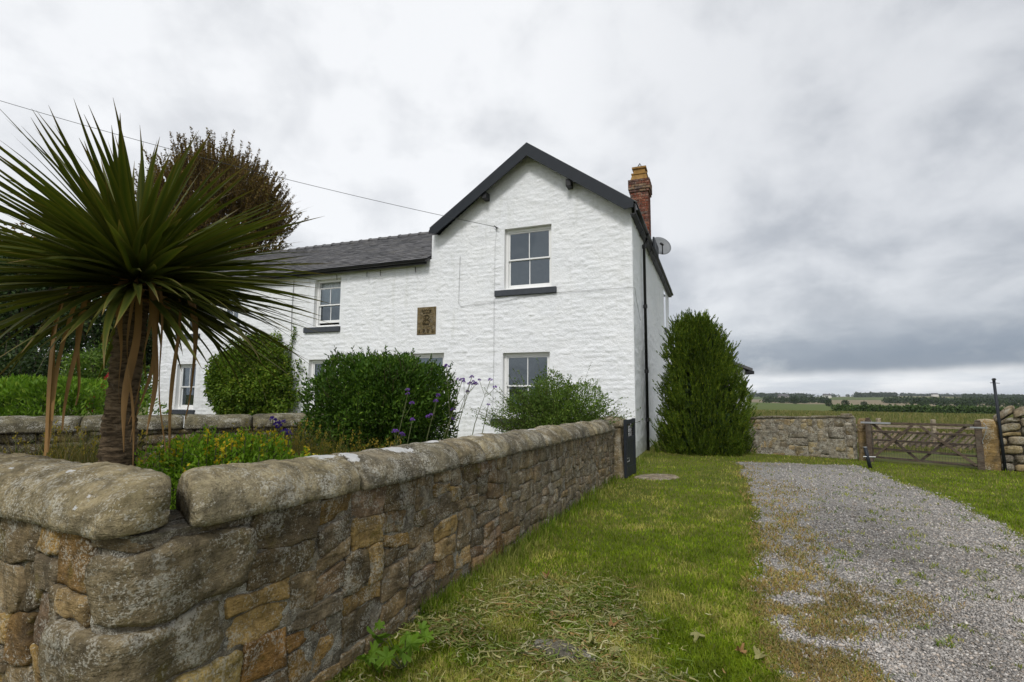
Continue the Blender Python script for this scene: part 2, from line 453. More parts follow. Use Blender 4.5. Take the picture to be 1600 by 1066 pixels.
# ------------------------------------------------------------------ ground plan
C0 = np.array([3.08, 12.85, 0.0])
YAW = R(21.5)
DV = np.array([math.sin(YAW), math.cos(YAW), 0.0])        # house depth direction
EV = np.array([-math.cos(YAW), math.sin(YAW), 0.0])       # along the front, to the left


def hw(t, d, z): return C0 + EV * t + DV * d + np.array([0, 0, z])


def hwa(t, d, z):
    t, d, z = np.broadcast_arrays(np.asarray(t, float), np.asarray(d, float), np.asarray(z, float))
    return C0 + t[..., None] * EV + d[..., None] * DV + z[..., None] * np.array([0, 0, 1.0])


GL_Y = np.array([0.0, 2.0, 2.92, 4.5, 6.93, 9.5, 12.11]); GL_X = np.array([0.75, 1.18, 1.49, 2.12, 3.21, 4.25, 5.22])
GR_Y = np.array([0.0, 3.0, 5.77, 7.02, 8.98, 10.4, 11.6]); GR_X = np.array([3.6, 4.5, 5.59, 6.24, 6.92, 7.35, 7.75])


def drive_sd(x, y):
    """about how far (m) a point lies inside the gravel drive"""
    wob = 0.16 * fbm(np.stack([x * 1.6, y * 1.6, 0 * x], -1), 3) + 0.07 * fbm(np.stack([x * 6, y * 6, 0 * x], -1), 2)
    a = (x - np.interp(y, GL_Y, GL_X)) * 0.92
    c = (np.interp(y, GR_Y, GR_X) - x) * 0.92
    f = (12.11 - 0.2 * (x - 5.22)) - y
    return np.minimum(np.minimum(a, c), f) + wob


# ------------------------------------------------------------------ ground sheets
m, nb, out = newmat('lawn_ground')
g = nb.n('ShaderNodeNewGeometry').outputs['Position']
n1 = nb.noise(g, 0.9, 6, 0.6); n2 = nb.noise(g, 14, 6, 0.65); n3 = nb.noise(g, 70, 3, 0.6)
c = nb.mix(nb.ss(n1, 0.35, 0.7), (0.085, 0.115, 0.014), (0.15, 0.155, 0.032))
c = nb.mix(nb.ss(n2, 0.4, 0.75), c, (0.125, 0.115, 0.040))
pbsdf(nb, out, c, 0.95, 0.1, nb.m('ADD', n2, n3), 0.8, 0.03)
M['lawn'] = m
m, nb, out = newmat('gravel_bed')
g = nb.n('ShaderNodeNewGeometry').outputs['Position']
v = nb.n('ShaderNodeTexVoronoi', Scale=62.0, Vector=g)
n1 = nb.noise(g, 1.1, 5, 0.6); n2 = nb.noise(g, 30, 4, 0.6)
c = nb.mix(nb.n('ShaderNodeSeparateColor', Color=v.outputs['Color']).outputs[0], (0.16, 0.153, 0.142), (0.46, 0.44, 0.41))
c = nb.mix(nb.m('MULTIPLY', nb.ss(v.outputs['Distance'], 0.35, 0.75), 0.7), c, (0.09, 0.085, 0.08))
c = nb.mix(nb.ss(n1, 0.50, 0.68, 0.0, 0.45), c, (0.14, 0.125, 0.10))
pbsdf(nb, out, c, 0.9, 0.2, nb.m('MULTIPLY', v.outputs['Distance'], -1.0), 0.8, 0.012)
M['gravelbed'] = m
m, nb, out = newmat('far_fields')
g = nb.n('ShaderNodeNewGeometry').outputs['Position']
sc = nb.n('ShaderNodeVectorMath', _operation='MULTIPLY', i0=g, i1=(0.0052, 0.0026, 0)).outputs[0]
vf = nb.n('ShaderNodeTexVoronoi', Scale=1.0, Vector=sc)
r3 = nb.n('ShaderNodeSeparateColor', Color=vf.outputs['Color'])
n1 = nb.noise(g, 0.05, 6, 0.6); n2 = nb.noise(g, 0.6, 6, 0.65)
c = nb.mix(r3.outputs[0], (0.05, 0.085, 0.022), (0.15, 0.165, 0.055))
c = nb.mix(nb.ss(r3.outputs[1], 0.74, 0.80), c, (0.30, 0.26, 0.13))
c = nb.mix(nb.ss(r3.outputs[2], 0.90, 0.94), c, (0.22, 0.18, 0.12))
sy = nb.n('ShaderNodeSeparateXYZ', Vector=g).outputs[1]
near = nb.mix(nb.ss(n2, 0.35, 0.7), (0.085, 0.105, 0.030), (0.155, 0.15, 0.055))
c = nb.mix(nb.ss(sy, 85.0, 125.0), near, c)
c = nb.mix(nb.m('MULTIPLY', nb.ss(n1, 0.4, 0.7), 0.3), c, (0.06, 0.085, 0.03))
pbsdf(nb, out, c, 0.95, 0.05)
M['fields'] = m


def grid_sheet(name, xs, ys, zf, mat, kind='structure'):
    X, Y = np.meshgrid(xs, ys)
    Z = zf(X, Y)
    V = np.stack([X, Y, Z], -1).reshape(-1, 3)
    nx, ny = len(xs), len(ys)
    i = (np.arange(ny - 1)[:, None] * nx + np.arange(nx - 1)[None, :]).ravel()
    F = np.stack([i, i + 1, i + 1 + nx, i + nx], -1)
    return top(name, V, F, mat, kind=kind, smooth=True)


def hill_z(x, y):
    r = np.hypot(x, y)
    a = np.arctan2(x, y)
    n = fbm(np.stack([x / 420, y / 420, 0 * x + 3], -1), 4)
    rise = np.clip((r - 420) / 1100, 0, 1)
    rise = rise * rise * (3 - 2 * rise)
    az = 1.0 + 0.35 * np.exp(-((a - 0.66) / 0.09) ** 2) - 0.25 * np.exp(-((a - 0.52) / 0.05) ** 2)
    dip = -1.3 * np.clip((r - 50) / 60, 0, 1) - 1.5 * np.clip((r - 110) / 200, 0, 1)
    return dip + rise * (6.0 * az + 3.0 * n) + np.clip((r - 2300) / 900, 0, 1) * -14


def gz(x, y):
    r = np.hypot(x, y)
    return np.where(r > 50, hill_z(x, y), -0.0) - np.clip((r - 3000) / 3000, 0, 1) * 40


lx = np.concatenate([-np.geomspace(60, 7000, 40)[::-1], np.linspace(-55, 55, 56), np.geomspace(60, 7000, 130)])
ly = np.concatenate([-np.geomspace(30, 7000, 20)[::-1], np.linspace(-25, 60, 44), np.geomspace(63, 7000, 170)])
top_ground = grid_sheet('ground', lx, ly, lambda x, y: gz(x, y) - 0.012, M['fields'])


def quad_sheet(name, poly, z, mat): return top(name, [(x, y, z) for x, y in poly], [tuple(range(len(poly)))], mat, kind='structure')


quad_sheet('lawn', [(-9, -8), (16, -8), (13.5, 7.0), (10.6, 11.0), (8.7, 12.8), (6.2, 14.6), (5.5, 22), (-9, 22)], -0.004, M['lawn'])
# gravel drive: one sheet whose outline follows the worn edge
dxs = np.arange(0.3, 8.4, 0.06); dys = np.arange(-6, 12.4, 0.06)
X, Y = np.meshgrid(dxs, dys)
sd = drive_sd(X, np.where(Y < 0, 0, Y)) 
nx = len(dxs); i = (np.arange(len(dys) - 1)[:, None] * nx + np.arange(nx - 1)[None, :])
keep = (sd > 0.0)[:-1, :-1] & (sd > 0.0)[1:, 1:]
i = i[keep]
F = np.stack([i, i + 1, i + 1 + nx, i + nx], -1)
Vv = np.stack([X, Y, 0.004 + np.clip(sd, 0, 0.3) * 0.03 + 0 * X], -1).reshape(-1, 3)
used = np.unique(F); remap = np.full(len(Vv), -1); remap[used] = np.arange(len(used))
top('driveway', Vv[used], remap[F], M['gravelbed'], kind='structure', smooth=True)

# ------------------------------------------------------------------ the house
house = thing('white_house', 'long white painted stone house with charcoal gable boards, sash windows and carved plaque', 'house', C0)


def relief(a, z, seed=0.0):
    """raised whitewashed rubble: metres the paint stands proud"""
    zw = z + .035 * vnoise(np.stack([a * 0.7, z * 0.8, 0 * a + seed], -1)) + .014 * vnoise(np.stack([a * 3.3, z * 5, 0 * a + seed + 3], -1))
    zz = zw / 0.118
    row = np.floor(zz); fz = zz - row
    hr = _PERM[(row.astype(np.int64) * 7919 + int(seed * 31)) & 0xFFFF]
    aa = a / (0.22 + 0.26 * hr) + hr * 13.7 + 0.22 * vnoise(np.stack([a * 3.3, z * 6.3, 0 * a + 5 + seed], -1)) + .5 * vnoise(np.stack([a * .6, row * 3.3, 0 * a], -1))
    colm = np.floor(aa); fa = aa - colm
    cid = row.astype(np.int64) * 7919 + colm.astype(np.int64) * 104729
    h2 = _PERM[(cid + 11) & 0xFFFF]; h3 = _PERM[(cid + 977) & 0xFFFF]; h4 = _PERM[(cid + 5077) & 0xFFFF]
    ez = np.clip(np.minimum(fz, 1 - fz) / (0.15 + .22 * h4), 0, 1); ea = np.clip(np.minimum(fa, 1 - fa) / 0.09, 0, 1)
    s = (ez * ez * (3 - 2 * ez)) * (ea * ea * (3 - 2 * ea))
    tilt = (fz - 0.5) * (h3 - 0.5) * 0.020 * s + (fa - .5) * (h4 - .5) * .016 * s
    q = np.stack([a * 7, z * 11, 0 * a + seed], -1)
    return s * (0.013 * h2 ** 1.2) + tilt * 1.15 + 0.017 * fbm(q * 1.5, 5, .62) + .008 * fbm(q * .3, 2)


def cuts(lo, hi, step, extra):
    a = list(np.arange(lo, hi, step)) + [hi]
    for e in extra:
        a = [q for q in a if abs(q - e) > step * 0.55] + [e]
    return np.array(sorted(a))


def rubble_face(name, lo, hi, z0, z1, openings, inside, fr, step=0.05, seed=0.0, flip=False, flat=()):
    ts = cuts(lo, hi, step, [o[k] for o in openings for k in (0, 1)])
    zs = cuts(z0, z1, step, [o[k] for o in openings for k in (2, 3)])
    T, Z = np.meshgrid(ts, zs)
    disp = relief(T, Z, seed)
    for (a, b_, c, d) in list(openings) + list(flat):
        dist = np.hypot(np.maximum(np.maximum(a - T, T - b_), 0), np.maximum(np.maximum(c - Z, Z - d), 0))
        k = np.clip((dist - 0.01) / 0.14, 0, 1)
        disp = disp * k
    disp = disp * np.clip((T - lo) / .07, 0, 1)
    V = fr(T, disp, Z).reshape(-1, 3)
    nx = len(ts)
    i = np.arange(len(zs) - 1)[:, None] * nx + np.arange(nx - 1)[None, :]
    tm = (ts[:-1] + ts[1:]) / 2; zm = (zs[:-1] + zs[1:]) / 2
    TM, ZM = np.meshgrid(tm, zm)
    keep = inside(TM, ZM)
    for (a, b_, c, d) in openings: keep &= ~((TM > a) & (TM < b_) & (ZM > c) & (ZM < d))
    i = i[keep]
    F = np.stack([i, i + 1, i + 1 + nx, i + nx], -1)
    if flip: F = F[:, ::-1]
    used = np.unique(F); remap = np.full(len(V), -1); remap[used] = np.arange(len(used))
    return part(name, V[used], remap[F], M['white'], house, smooth=True)


# (t0, t1, z0, z1) of each opening, sill (t0, t1, z0, z1), opened sash amounts
WIN = [
    dict(o=(2.17, 3.56, 4.45, 6.20), sill=(2.02, 3.83, 4.26, 4.43), lab='upper sash window in the gable with four grey reflecting panes'),
    dict(o=(2.22, 3.58, 0.88, 2.67), sill=(2.05, 3.90, 0.70, 0.865), lab='lower sash window under the gable, half hidden by the feathery shrub'),
    dict(o=(5.43, 6.58, 0.95, 2.72), sill=(5.3, 6.72, 0.78, 0.935), lab='sash window below the carved plaque', blind='light'),
    dict(o=(9.30, 10.42, 0.95, 2.61), sill=(9.2, 10.6, 0.78, 0.935), lab='lower window between climber and clipped hedge', blind='dark'),
    dict(o=(9.26, 10.32, 3.68, 5.25), sill=(9.20, 10.66, 3.49, 3.66), lab='upper wing window with both sashes slid ajar', blind='light', ajar=0.16),
    dict(o=(13.70, 14.62, 4.02, 5.32), sill=(13.58, 14.90, 3.82, 3.99), lab='upper window half hidden behind the palm leaves', blind='light'),
    dict(o=(15.62, 16.50, 3.68, 5.08), sill=(15.52, 16.84, 3.49, 3.66), lab='furthest upper window on the left', blind='light'),
    dict(o=(15.62, 16.60, 0.92, 2.56), sill=(15.5, 16.9, 0.74, 0.90), lab='lower window at the far left end with green curtains', blind='dark'),
]
OPEN = [w['o'] for w in WIN]


def roofline(t): return np.where(t < 2.79, 6.33 + (t + 0.05) * (8.42 - 6.33) / 2.84, 8.42 - (t - 2.79) * (8.42 - 6.22) / 2.95)


PLQ = (5.72, 6.36, 3.27, 4.10)
rubble_face('front_wall', 0, 18.0, -0.15, 8.45, OPEN,
            lambda T, Z: np.where(T < 5.78, Z < roofline(T), Z < 5.56), lambda a, w, z: hwa(a, -w, z), 0.03, 1.0, flip=True, flat=[PLQ])
SWO = (8.9, 9.7, 4.35, 5.95)
rubble_face('side_wall', 0.0, 11.4, -0.15, 6.12, [SWO], lambda T, Z: Z < 6.12, lambda a, w, z: hwa(-w, a, z), 0.05, 4.0)
mb = MB()
mb.box(hw, 17.72, 18.0, 0.02, 8.0, -0.15, 5.56)
mb.box(hw, 0.06, 18.0, 8.05, 8.3, -0.15, 5.56)
mb.box(hw, 5.75, 5.95, 0.05, 8.0, 5.0, 6.3)
mb.add([hw(18.0, -0.0, 5.5), hw(18.0, 6.2, 5.5), hw(18.0, 3.0, 7.4)], [(0, 1, 2)])
mb.add([hw(5.9, -0.02, 5.5), hw(0.05, 11.38, 6.12), hw(5.9, 11.38, 6.12), hw(2.79, 11.38, 8.4)], [(1, 2, 3)])
mb.build('rear_wall', M['white'], house)
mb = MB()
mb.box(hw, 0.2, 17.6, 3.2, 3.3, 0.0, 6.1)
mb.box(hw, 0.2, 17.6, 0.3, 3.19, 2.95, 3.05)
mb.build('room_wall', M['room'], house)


def window(w):
    a, b_, c, d = w['o']
    fr = lambda t, z, q: hw(t, q, z)               # q: metres behind the wall face
    rv = 0.13
    mb = MB()
    # painted reveals, then the box frame
    mb.add([hw(a, 0, c), hw(a, 0, d), hw(a, rv + .05, d), hw(a, rv + .05, c)], [(0, 1, 2, 3)])
    mb.add([hw(b_, 0, c), hw(b_, 0, d), hw(b_, rv + .05, d), hw(b_, rv + .05, c)], [(3, 2, 1, 0)])
    mb.add([hw(a, 0, d), hw(b_, 0, d), hw(b_, rv + .05, d), hw(a, rv + .05, d)], [(0, 1, 2, 3)])
    mb.add([hw(a, 0, c), hw(b_, 0, c), hw(b_, rv + .05, c), hw(a, rv + .05, c)], [(3, 2, 1, 0)])
    fwid = 0.075
    mb.box(fr, a + .001, a + fwid, c + .001, d - .001, rv, rv + .12, .004)
    mb.box(fr, b_ - fwid, b_ - .001, c + .001, d - .001, rv, rv + .12, .004)
    mb.box(fr, a + fwid + .001, b_ - fwid - .001, d - 0.085, d - .001, rv, rv + .12, .004)
    mb.box(fr, a + fwid + .001, b_ - fwid - .001, c + .001, c + 0.06, rv - .01, rv + .12, .004)
    f = mb.build('window', M['paint'], house, label=w['lab'])
    x0, x1, z0, z1 = a + fwid + .002, b_ - fwid - .002, c + 0.062, d - 0.087
    zm = (z0 + z1) / 2
    aj = w.get('ajar', 0)
    for k, (s0, s1, q) in enumerate(((zm - .02 - aj * .3, z1 - aj * 1.1, rv + .015), (z0 + aj * .5, zm + .02 + aj * .2, rv + .06))):
        mb = MB()
        st = 0.042
        mb.box(fr, x0, x0 + st, s0, s1, q, q + .035, .003)
        mb.box(fr, x1 - st, x1, s0, s1, q, q + .035, .003)
        mb.box(fr, x0 + st, x1 - st, s1 - st, s1, q + .001, q + .034, .003)
        mb.box(fr, x0 + st, x1 - st, s0, s0 + (st if k == 0 else .085), q + .001, q + .034, .003)
        xm = (x0 + x1) / 2
        mb.box(fr, xm - .012, xm + .012, s0 + st, s1 - st, q + .004, q + .03, .002)
        mb.build('sash', M['paint'], f)
        for (p0, p1) in ((x0 + st, xm - .012), (xm + .012, x1 - st)):
            part('pane', [hw(p0, q + .018, s0 + st), hw(p1, q + .018, s0 + st), hw(p1, q + .018, s1 - st), hw(p0, q + .018, s1 - st)], [(3, 2, 1, 0)], M['glass'], f)
    s = w['sill']
    mb = MB(); mb.box(fr, s[0], s[1], s[2], s[3], -0.075, rv - .02, .01)
    mb.build('sill', M['sillp'], f)
    if w.get('blind'):
        mat = M['blind'] if w['blind'] == 'light' else M['darkcurtain']
        n = 40
        V = []
        lo = z0 + (0.42 * (z1 - z0) if w['blind'] == 'light' else 0)
        for i in range(n + 1):
            t = a + (b_ - a) * i / n
            q = rv + .16 + .018 * math.sin(i * 1.3) + .01 * math.sin(i * 0.7 + 1)
            V += [hw(t, q, lo), hw(t, q, d)]
        keep = [(2 * i, 2 * i + 2, 2 * i + 3, 2 * i + 1) for i in range(n) if w['blind'] == 'light' or not (12 < i < 27)]
        part('curtain', V, keep, mat, f, smooth=True)


for w in WIN: window(w)
# narrow window on the side wall
mb = MB()
sfr = lambda d, z, q: hw(q, d, z)
mb.box(sfr, SWO[0], SWO[1], SWO[2] + .05, SWO[3], 0.10, 0.16)
swin = mb.build('window', M['paint'], house, label='narrow window on the side wall near the back')
MB().box(sfr, SWO[0] - .1, SWO[1] + .1, SWO[2] - .14, SWO[2], -0.08, 0.12, .01).build('sill', M['sillp'], swin)
MB().box(sfr, SWO[0] + .1, SWO[1] - .1, SWO[2] + .12, SWO[3] - .08, 0.085, 0.098).build('pane', M['glass'], swin)
MB().box(sfr, 8.7, 9.9, 3.55, 3.68, -0.07, 0.0, .01).build('sill', M['sillp'], house)

# --- barge boards, purlin ends, gable roof
fr = lambda t, z, q: hw(t, q, z)
mb = MB()
L_ = [(5.80, 6.40), (2.79, 8.50), (2.79, 8.12), (5.64, 6.19), (5.86, 6.28)]
R_ = [(-0.10, 6.44), (-0.09, 6.26), (0.13, 6.235), (2.79, 8.12), (2.79, 8.50)]
for poly, sgn in ((L_, 1), (R_, 1)):
    n = len(poly)
    V = [hw(t, -0.33, z) for t, z in poly] + [hw(t, -0.29, z) for t, z in poly]
    mb.add(V, [tuple(range(n)), tuple(range(2 * n - 1, n - 1, -1))] + [(k, k + n, (k + 1) % n + n, (k + 1) % n) for k in range(n)])
mb.build('barge_board', M['charcoal'], house)
mb = MB()
for (tA, zA, tB, zB) in ((5.84, 6.36, 2.785, 8.44), (-0.12, 6.38, 2.795, 8.44)):
    nrm = np.array([zB - zA, -(tB - tA)]); nrm = nrm / np.hypot(*nrm); nrm = nrm if nrm[1] > 0 else -nrm
    for k0, k1 in ((0.0, 0.05),):
        P = []
        for q in (k0, k1):
            for (t, z, d) in ((tA, zA, -.288), (tB, zB, -.288), (tB, zB, 11.5), (tA, zA, 11.5)):
                P.append(hw(t + nrm[0] * (q - .07), d, z + nrm[1] * (q - .07)))
        mb.hexa(P)
mb.build('soffit', M['charcoal'], house)
groof = MB()
for (tA, zA, tB, zB) in ((5.86, 6.40, 2.787, 8.49), (-0.16, 6.40, 2.793, 8.49)):
    groof.hexa([hw(tA, -.27, zA), hw(tB, -.27, zB), hw(tB, 11.55, zB), hw(tA, 11.55, zA), hw(tA, -.27, zA + .03), hw(tB, -.27, zB + .03), hw(tB, 11.55, zB + .03), hw(tA, 11.55, zA + .03)])
groof.build('gable_roof', M['slate'], house)
for t, z in ((4.10, 7.20), (1.62, 7.20)):
    MB().box(fr, t - .07, t + .07, z - .11, z + .09, -0.27, 0.1, .008).build('purlin_end', M['black'], house)

# --- wing roof: boarded slope, separate slates, ridge tiles, gutter
wr = MB()
E0, E1 = np.array([-0.22, 5.50]), np.array([3.0, 7.46])
wr.hexa([hw(5.96, -.2, 5.46), hw(18.2, -.2, 5.46), hw(18.2, 3.0, 7.42), hw(5.96, 3.0, 7.42), hw(5.96, -.2, 5.49), hw(18.2, -.2, 5.49), hw(18.2, 3.0, 7.45), hw(5.96, 3.0, 7.45)])
wr.hexa([hw(5.96, 6.2, 5.46), hw(5.96, 3.0, 7.42), hw(18.2, 3.0, 7.42), hw(18.2, 6.2, 5.46), hw(5.96, 6.2, 5.49), hw(5.96, 3.0, 7.45), hw(18.2, 3.0, 7.45), hw(18.2, 6.2, 5.49)])
wroof = wr.build('roof', M['slate'], house)
sl = MB()
dv = E1 - E0; LEN = np.hypot(*dv); dv = dv / LEN; nv = np.array([-dv[1], dv[0]])
row = 0; p = 0.0
while p < LEN - .05:
    t = 5.965 + (0.14 if row % 2 else 0) - 0.14
    while t < 18.15:
        wd = 0.27 + random.uniform(-.015, .015)
        t0, t1 = max(t, 5.962), min(t + wd, 18.2)
        if t1 - t0 > .03:
            l0 = p + random.uniform(-.008, .008); l1 = min(p + .26, LEN)
            k0, k1 = 0.024 + random.uniform(0, .008), 0.008
            P = []
            for kk in (0, .008):
                for (tt, ll, hh) in ((t0, l0, k0), (t1, l0, k0 + random.uniform(-.003, .003)), (t1, l1, k1), (t0, l1, k1)):
                    q = E0 + dv * ll + nv * (hh + kk)
                    P.append(hw(tt, q[0], q[1]))
            sl.hexa(P)
        t += wd + .006
    p += 0.185; row += 1
sl.build('roof_slate', M['slate'], wroof, stuff=True)
prof = [(-.13, -.07), (-.09, .01), (0, .055), (.09, .01), (.13, -.07)]
rt = MB(); V = []
for x in (0, .44): V += [(x, q * (1 + .12 * (x > .2)), z + .012 * (x > .2)) for q, z in prof]
rt.add(V, [(i, i + 1, i + 6, i + 5) for i in range(4)])
V = []
for x in (.40, .455): V += [(x, q * 1.2, z * 1.0 + .028) for q, z in prof]
rt.add(V, [(i, i + 1, i + 6, i + 5) for i in range(4)])
rt.add([(0.455, q * 1.2, z + .028) for q, z in prof] + [(0.455, q * 1.0, z) for q, z in prof], [(i, i + 1, i + 6, i + 5) for i in range(4)])
rtm = mesh_from('ridge_tile', rt.v, rt.f, M['slate'])
ang = math.atan2(EV[1], EV[0])
t = 5.97
while t < 18.1:
    inst('ridge_tile', rtm, wroof, hw(t, 3.0, 7.485 + random.uniform(-.006, .006)), (0, 0, ang + random.uniform(-.01, .01)))
    t += .45


def gutter(name, pfun, l0, l1, mat):
    n = 8; V = []
    pr = [(math.cos(a) * .06, math.sin(a) * .06) for a in np.linspace(math.pi, 2 * math.pi, n)]
    for l in np.linspace(l0, l1, 12):
        V += [pfun(l, u, w) for u, w in pr] + [pfun(l, u * .88, w * .88) for u, w in pr]
    F = []
    for i in range(11):
        for k in range(2 * n):
            k2 = (k + 1) % n if k < n - 1 else None
            if k < n - 1: F.append((i * 2 * n + k, i * 2 * n + k + 1, (i + 1) * 2 * n + k + 1, (i + 1) * 2 * n + k))
            elif n <= k < 2 * n - 1: F.append((i * 2 * n + k + 1, i * 2 * n + k, (i + 1) * 2 * n + k, (i + 1) * 2 * n + k + 1))
    for e in (0, 11 * 2 * n): F.append(tuple(e + k for k in range(n)) if e else tuple(e + k for k in range(n - 1, -1, -1)))
    return part(name, V, F, mat, house, smooth=True)


gutter('gutter', lambda l, u, w: hw(l, -0.27 + u, 5.47 + w), 5.97, 18.2, M['black'])
gutter('gutter', lambda l, u, w: hw(-0.165 + u, l, 6.22 + w), -0.2, 11.5, M['black'])
MB().box(hw, 5.97, 18.2, -.205, -.18, 5.36, 5.47).build('fascia', M['black'], house)
fa = MB(); fa.box(hw, -.145, -.115, -.28, 11.5, 6.1, 6.36); fa.box(hw, -.115, 0.0, -.25, 11.5, 6.1, 6.13)
fa.build('fascia', M['black'], house)
MB().box(hw, -.28, -.225, 2.8, 4.1, 6.06, 6.40, .01).build('eaves_box', M['charcoal'], house)
brm = MB(); brm.tube([(0, 0, .02), (0.05, 0, -.05), (0.09, 0, -.16)], .012, 5)
brme = mesh_from('gutter_bracket', brm.v, brm.f, M['black'])
for d in (0.4, 1.1, 2.2, 3.2, 4.4, 6.8, 8.0): inst('gutter_bracket', brme, house, hw(-0.14, d, 6.08), (0, 0, math.pi + ang * 0 + random.uniform(-.3, .3)))
for t in (6.45, 7.7, 8.2, 9.4): inst('gutter_bracket', brme, house, hw(t, -.06, 5.32), (0, 0, -1.2 + random.uniform(-.3, .3)))
# downpipe
PD, PT = 1.72, -0.09
dp = MB(); dp.tube([hw(-.2, PD, 6.18), hw(-.17, PD, 6.02), hw(PT, PD, 5.85), hw(PT, PD, 0.02)], .042, 12)
dpo = dp.build('downpipe', M['black'], house, smooth=True)
for z in (5.8, 4.05, 2.2, 0.85): MB().tube([hw(PT, PD, z - .05), hw(PT, PD, z + .05)], .06, 12).build('pipe_collar', M['black'], dpo)

# --- chimney
CT0, CT1, CD0, CD1 = 0.0, 0.60, 3.95, 4.60
ch = MB(); ch.box(hw, CT0 + .012, CT1 - .012, CD0 + .012, CD1 - .012, 5.6, 8.78)
chim = ch.build('chimney', M['mortar'], house)
bm_ = MB(); bm_.box(lambda a, b_, c: np.array([a, b_, c]), -.5, .5, -.5, .5, -.5, .5, .06)
brickm = mesh_from('brick', bm_.v, bm_.f, M['brick'])
bz = 6.25; rowi = 0
while bz < 8.76:
    ov = 0.0
    if bz > 8.30: ov = 0.035
    if bz > 8.42: ov = 0.06
    a0, a1, d0, d1 = CT0 - ov, CT1 + ov, CD0 - ov, CD1 + ov
    hgt = 0.078
    runs = []
    cutp = [0, .36, .68, 1] if rowi % 2 else [0, .17, .5, .84, 1]
    cutq = [0, .3, .65, 1] if rowi % 2 else [0, .15, .5, .82, 1]
    for k in range(len(cutp) - 1):
        runs.append((a0 + (a1 - a0) * (cutp[k] + cutp[k + 1]) / 2, d0 + .05, (a1 - a0) * (cutp[k + 1] - cutp[k]) - .010, .10))
    for tt in (a0 + .05, a1 - .05):
        for k in range(len(cutq) - 1):
            lo, hi = d0 + (d1 - d0) * cutq[k] + (.102 if k == 0 else 0), d0 + (d1 - d0) * cutq[k + 1]
            if hi - lo > .03: runs.append((tt, (lo + hi) / 2, .10, hi - lo - .010))
    for (tt, dd, wt, wd) in runs:
        cr = random.choice([(0.20, .055, .032), (0.24, .075, .045), (0.155, .05, .035), (0.27, .10, .06), (0.12, .055, .045)])
        if bz > 8.3: cr = random.choice([(0.16, .07, .05), (0.12, .06, .05), (0.22, .09, .06), (.26, .17, .11)])
        inst('brick', brickm, chim, hw(tt, dd, bz + hgt / 2), (0, 0, ang + random.uniform(-.02, .02)), (wt, wd, hgt), cr)
    bz += hgt + .010; rowi += 1
pc = MB()
def sq(cz, hs): return [hw(.30 + sx * hs, 4.27 + sy * hs, cz) for sx, sy in ((-1, -1), (1, -1), (1, 1), (-1, 1))]
def loft(rings):
    V = []; F = []
    for r in rings: V += r
    for i in range(len(rings) - 1):
        for k in range(4): F.append((i * 4 + k, i * 4 + (k + 1) % 4, (i + 1) * 4 + (k + 1) % 4, (i + 1) * 4 + k))
    F += [(3, 2, 1, 0), tuple(range(len(V) - 4, len(V)))]
    pc.add(V, F)
loft([sq(8.76, .30), sq(9.00, .235), sq(9.01, .235), sq(9.02, .26), sq(9.06, .26), sq(9.07, .195), sq(9.22, .19), sq(9.23, .235), sq(9.29, .235), sq(9.30, .18)])
pc.build('chimney_pot', M['pot'], chim)
cw = MB()
for a, b_ in ((-1, -1), (1, -1), (1, 1), (-1, 1)): cw.tube([hw(.30 + a * .11, 4.27 + b_ * .11, 9.26), hw(.30, 4.27, 9.50)], .010, 5)
cw.build('wire_cowl', M['black'], chim)

# --- carved plaque
pfr = lambda t, z, q: hw(t, q, z)
pm = MB(); pm.box(pfr, PLQ[0], PLQ[1], PLQ[2], PLQ[3], -0.018, 0.05, .006)
plq = pm.build('plaque', M['plaque'], house, label='buff carved stone plaque with crown, letter B emblem and date 1901')
M['carving'] = stone_mat('dark_carved_relief', 0.0, 0.6, 0.0, 2.0, False, (0.075, 0.06, 0.03))
bm2 = MB()
def curve(pts, r=.012): bm2.tube([hw(6.04 - x, -0.022, 3.70 + z) for x, z in pts], r, 6)
def bez(P, n=10):
    P = [np.array(p, float) for p in P]; o = []
    for i in range(len(P)):
        for j in range(n):
            u = j / n
            p0, p1, p2, p3 = P[max(i - 1, 0)], P[i], P[min(i + 1, len(P) - 1)], P[min(i + 2, len(P) - 1)]
            o.append(.5 * ((2 * p1) + (-p0 + p2) * u + (2 * p0 - 5 * p1 + 4 * p2 - p3) * u * u + (-p0 + 3 * p1 - 3 * p2 + p3) * u ** 3))
    return o
for sx in (1, -1):
    k = 1 if sx == 1 else -1
    curve(bez([(k * -.05, .13), (k * .02, .15), (k * .085, .12), (k * .075, .06), (k * .0, .01), (k * .07, -.0), (k * .105, -.06), (k * .07, -.125), (k * .0, -.12), (k * -.05, -.08)], 5), .013 if sx == 1 else .010)
curve(bez([(-.01, .16), (-.02, .05), (-.035, -.05), (-.09, -.12), (-.12, -.09), (-.10, -.06)], 5), .013)
bm2.build('monogram', M['carving'], plq)
bm2 = MB()
curve([(-.11, .21), (-.05, .222), (.05, .222), (.11, .21)], .012)
curve([(-.11, .215), (-.155, .315)], .012); curve([(.11, .215), (.155, .315)], .014)
curve([(-.155, .315), (-.10, .27), (-.07, .325), (-.03, .275), (0, .335), (.03, .275), (.07, .325), (.10, .27), (.155, .315)], .011)
bm2.build('crown', M['carving'], plq)
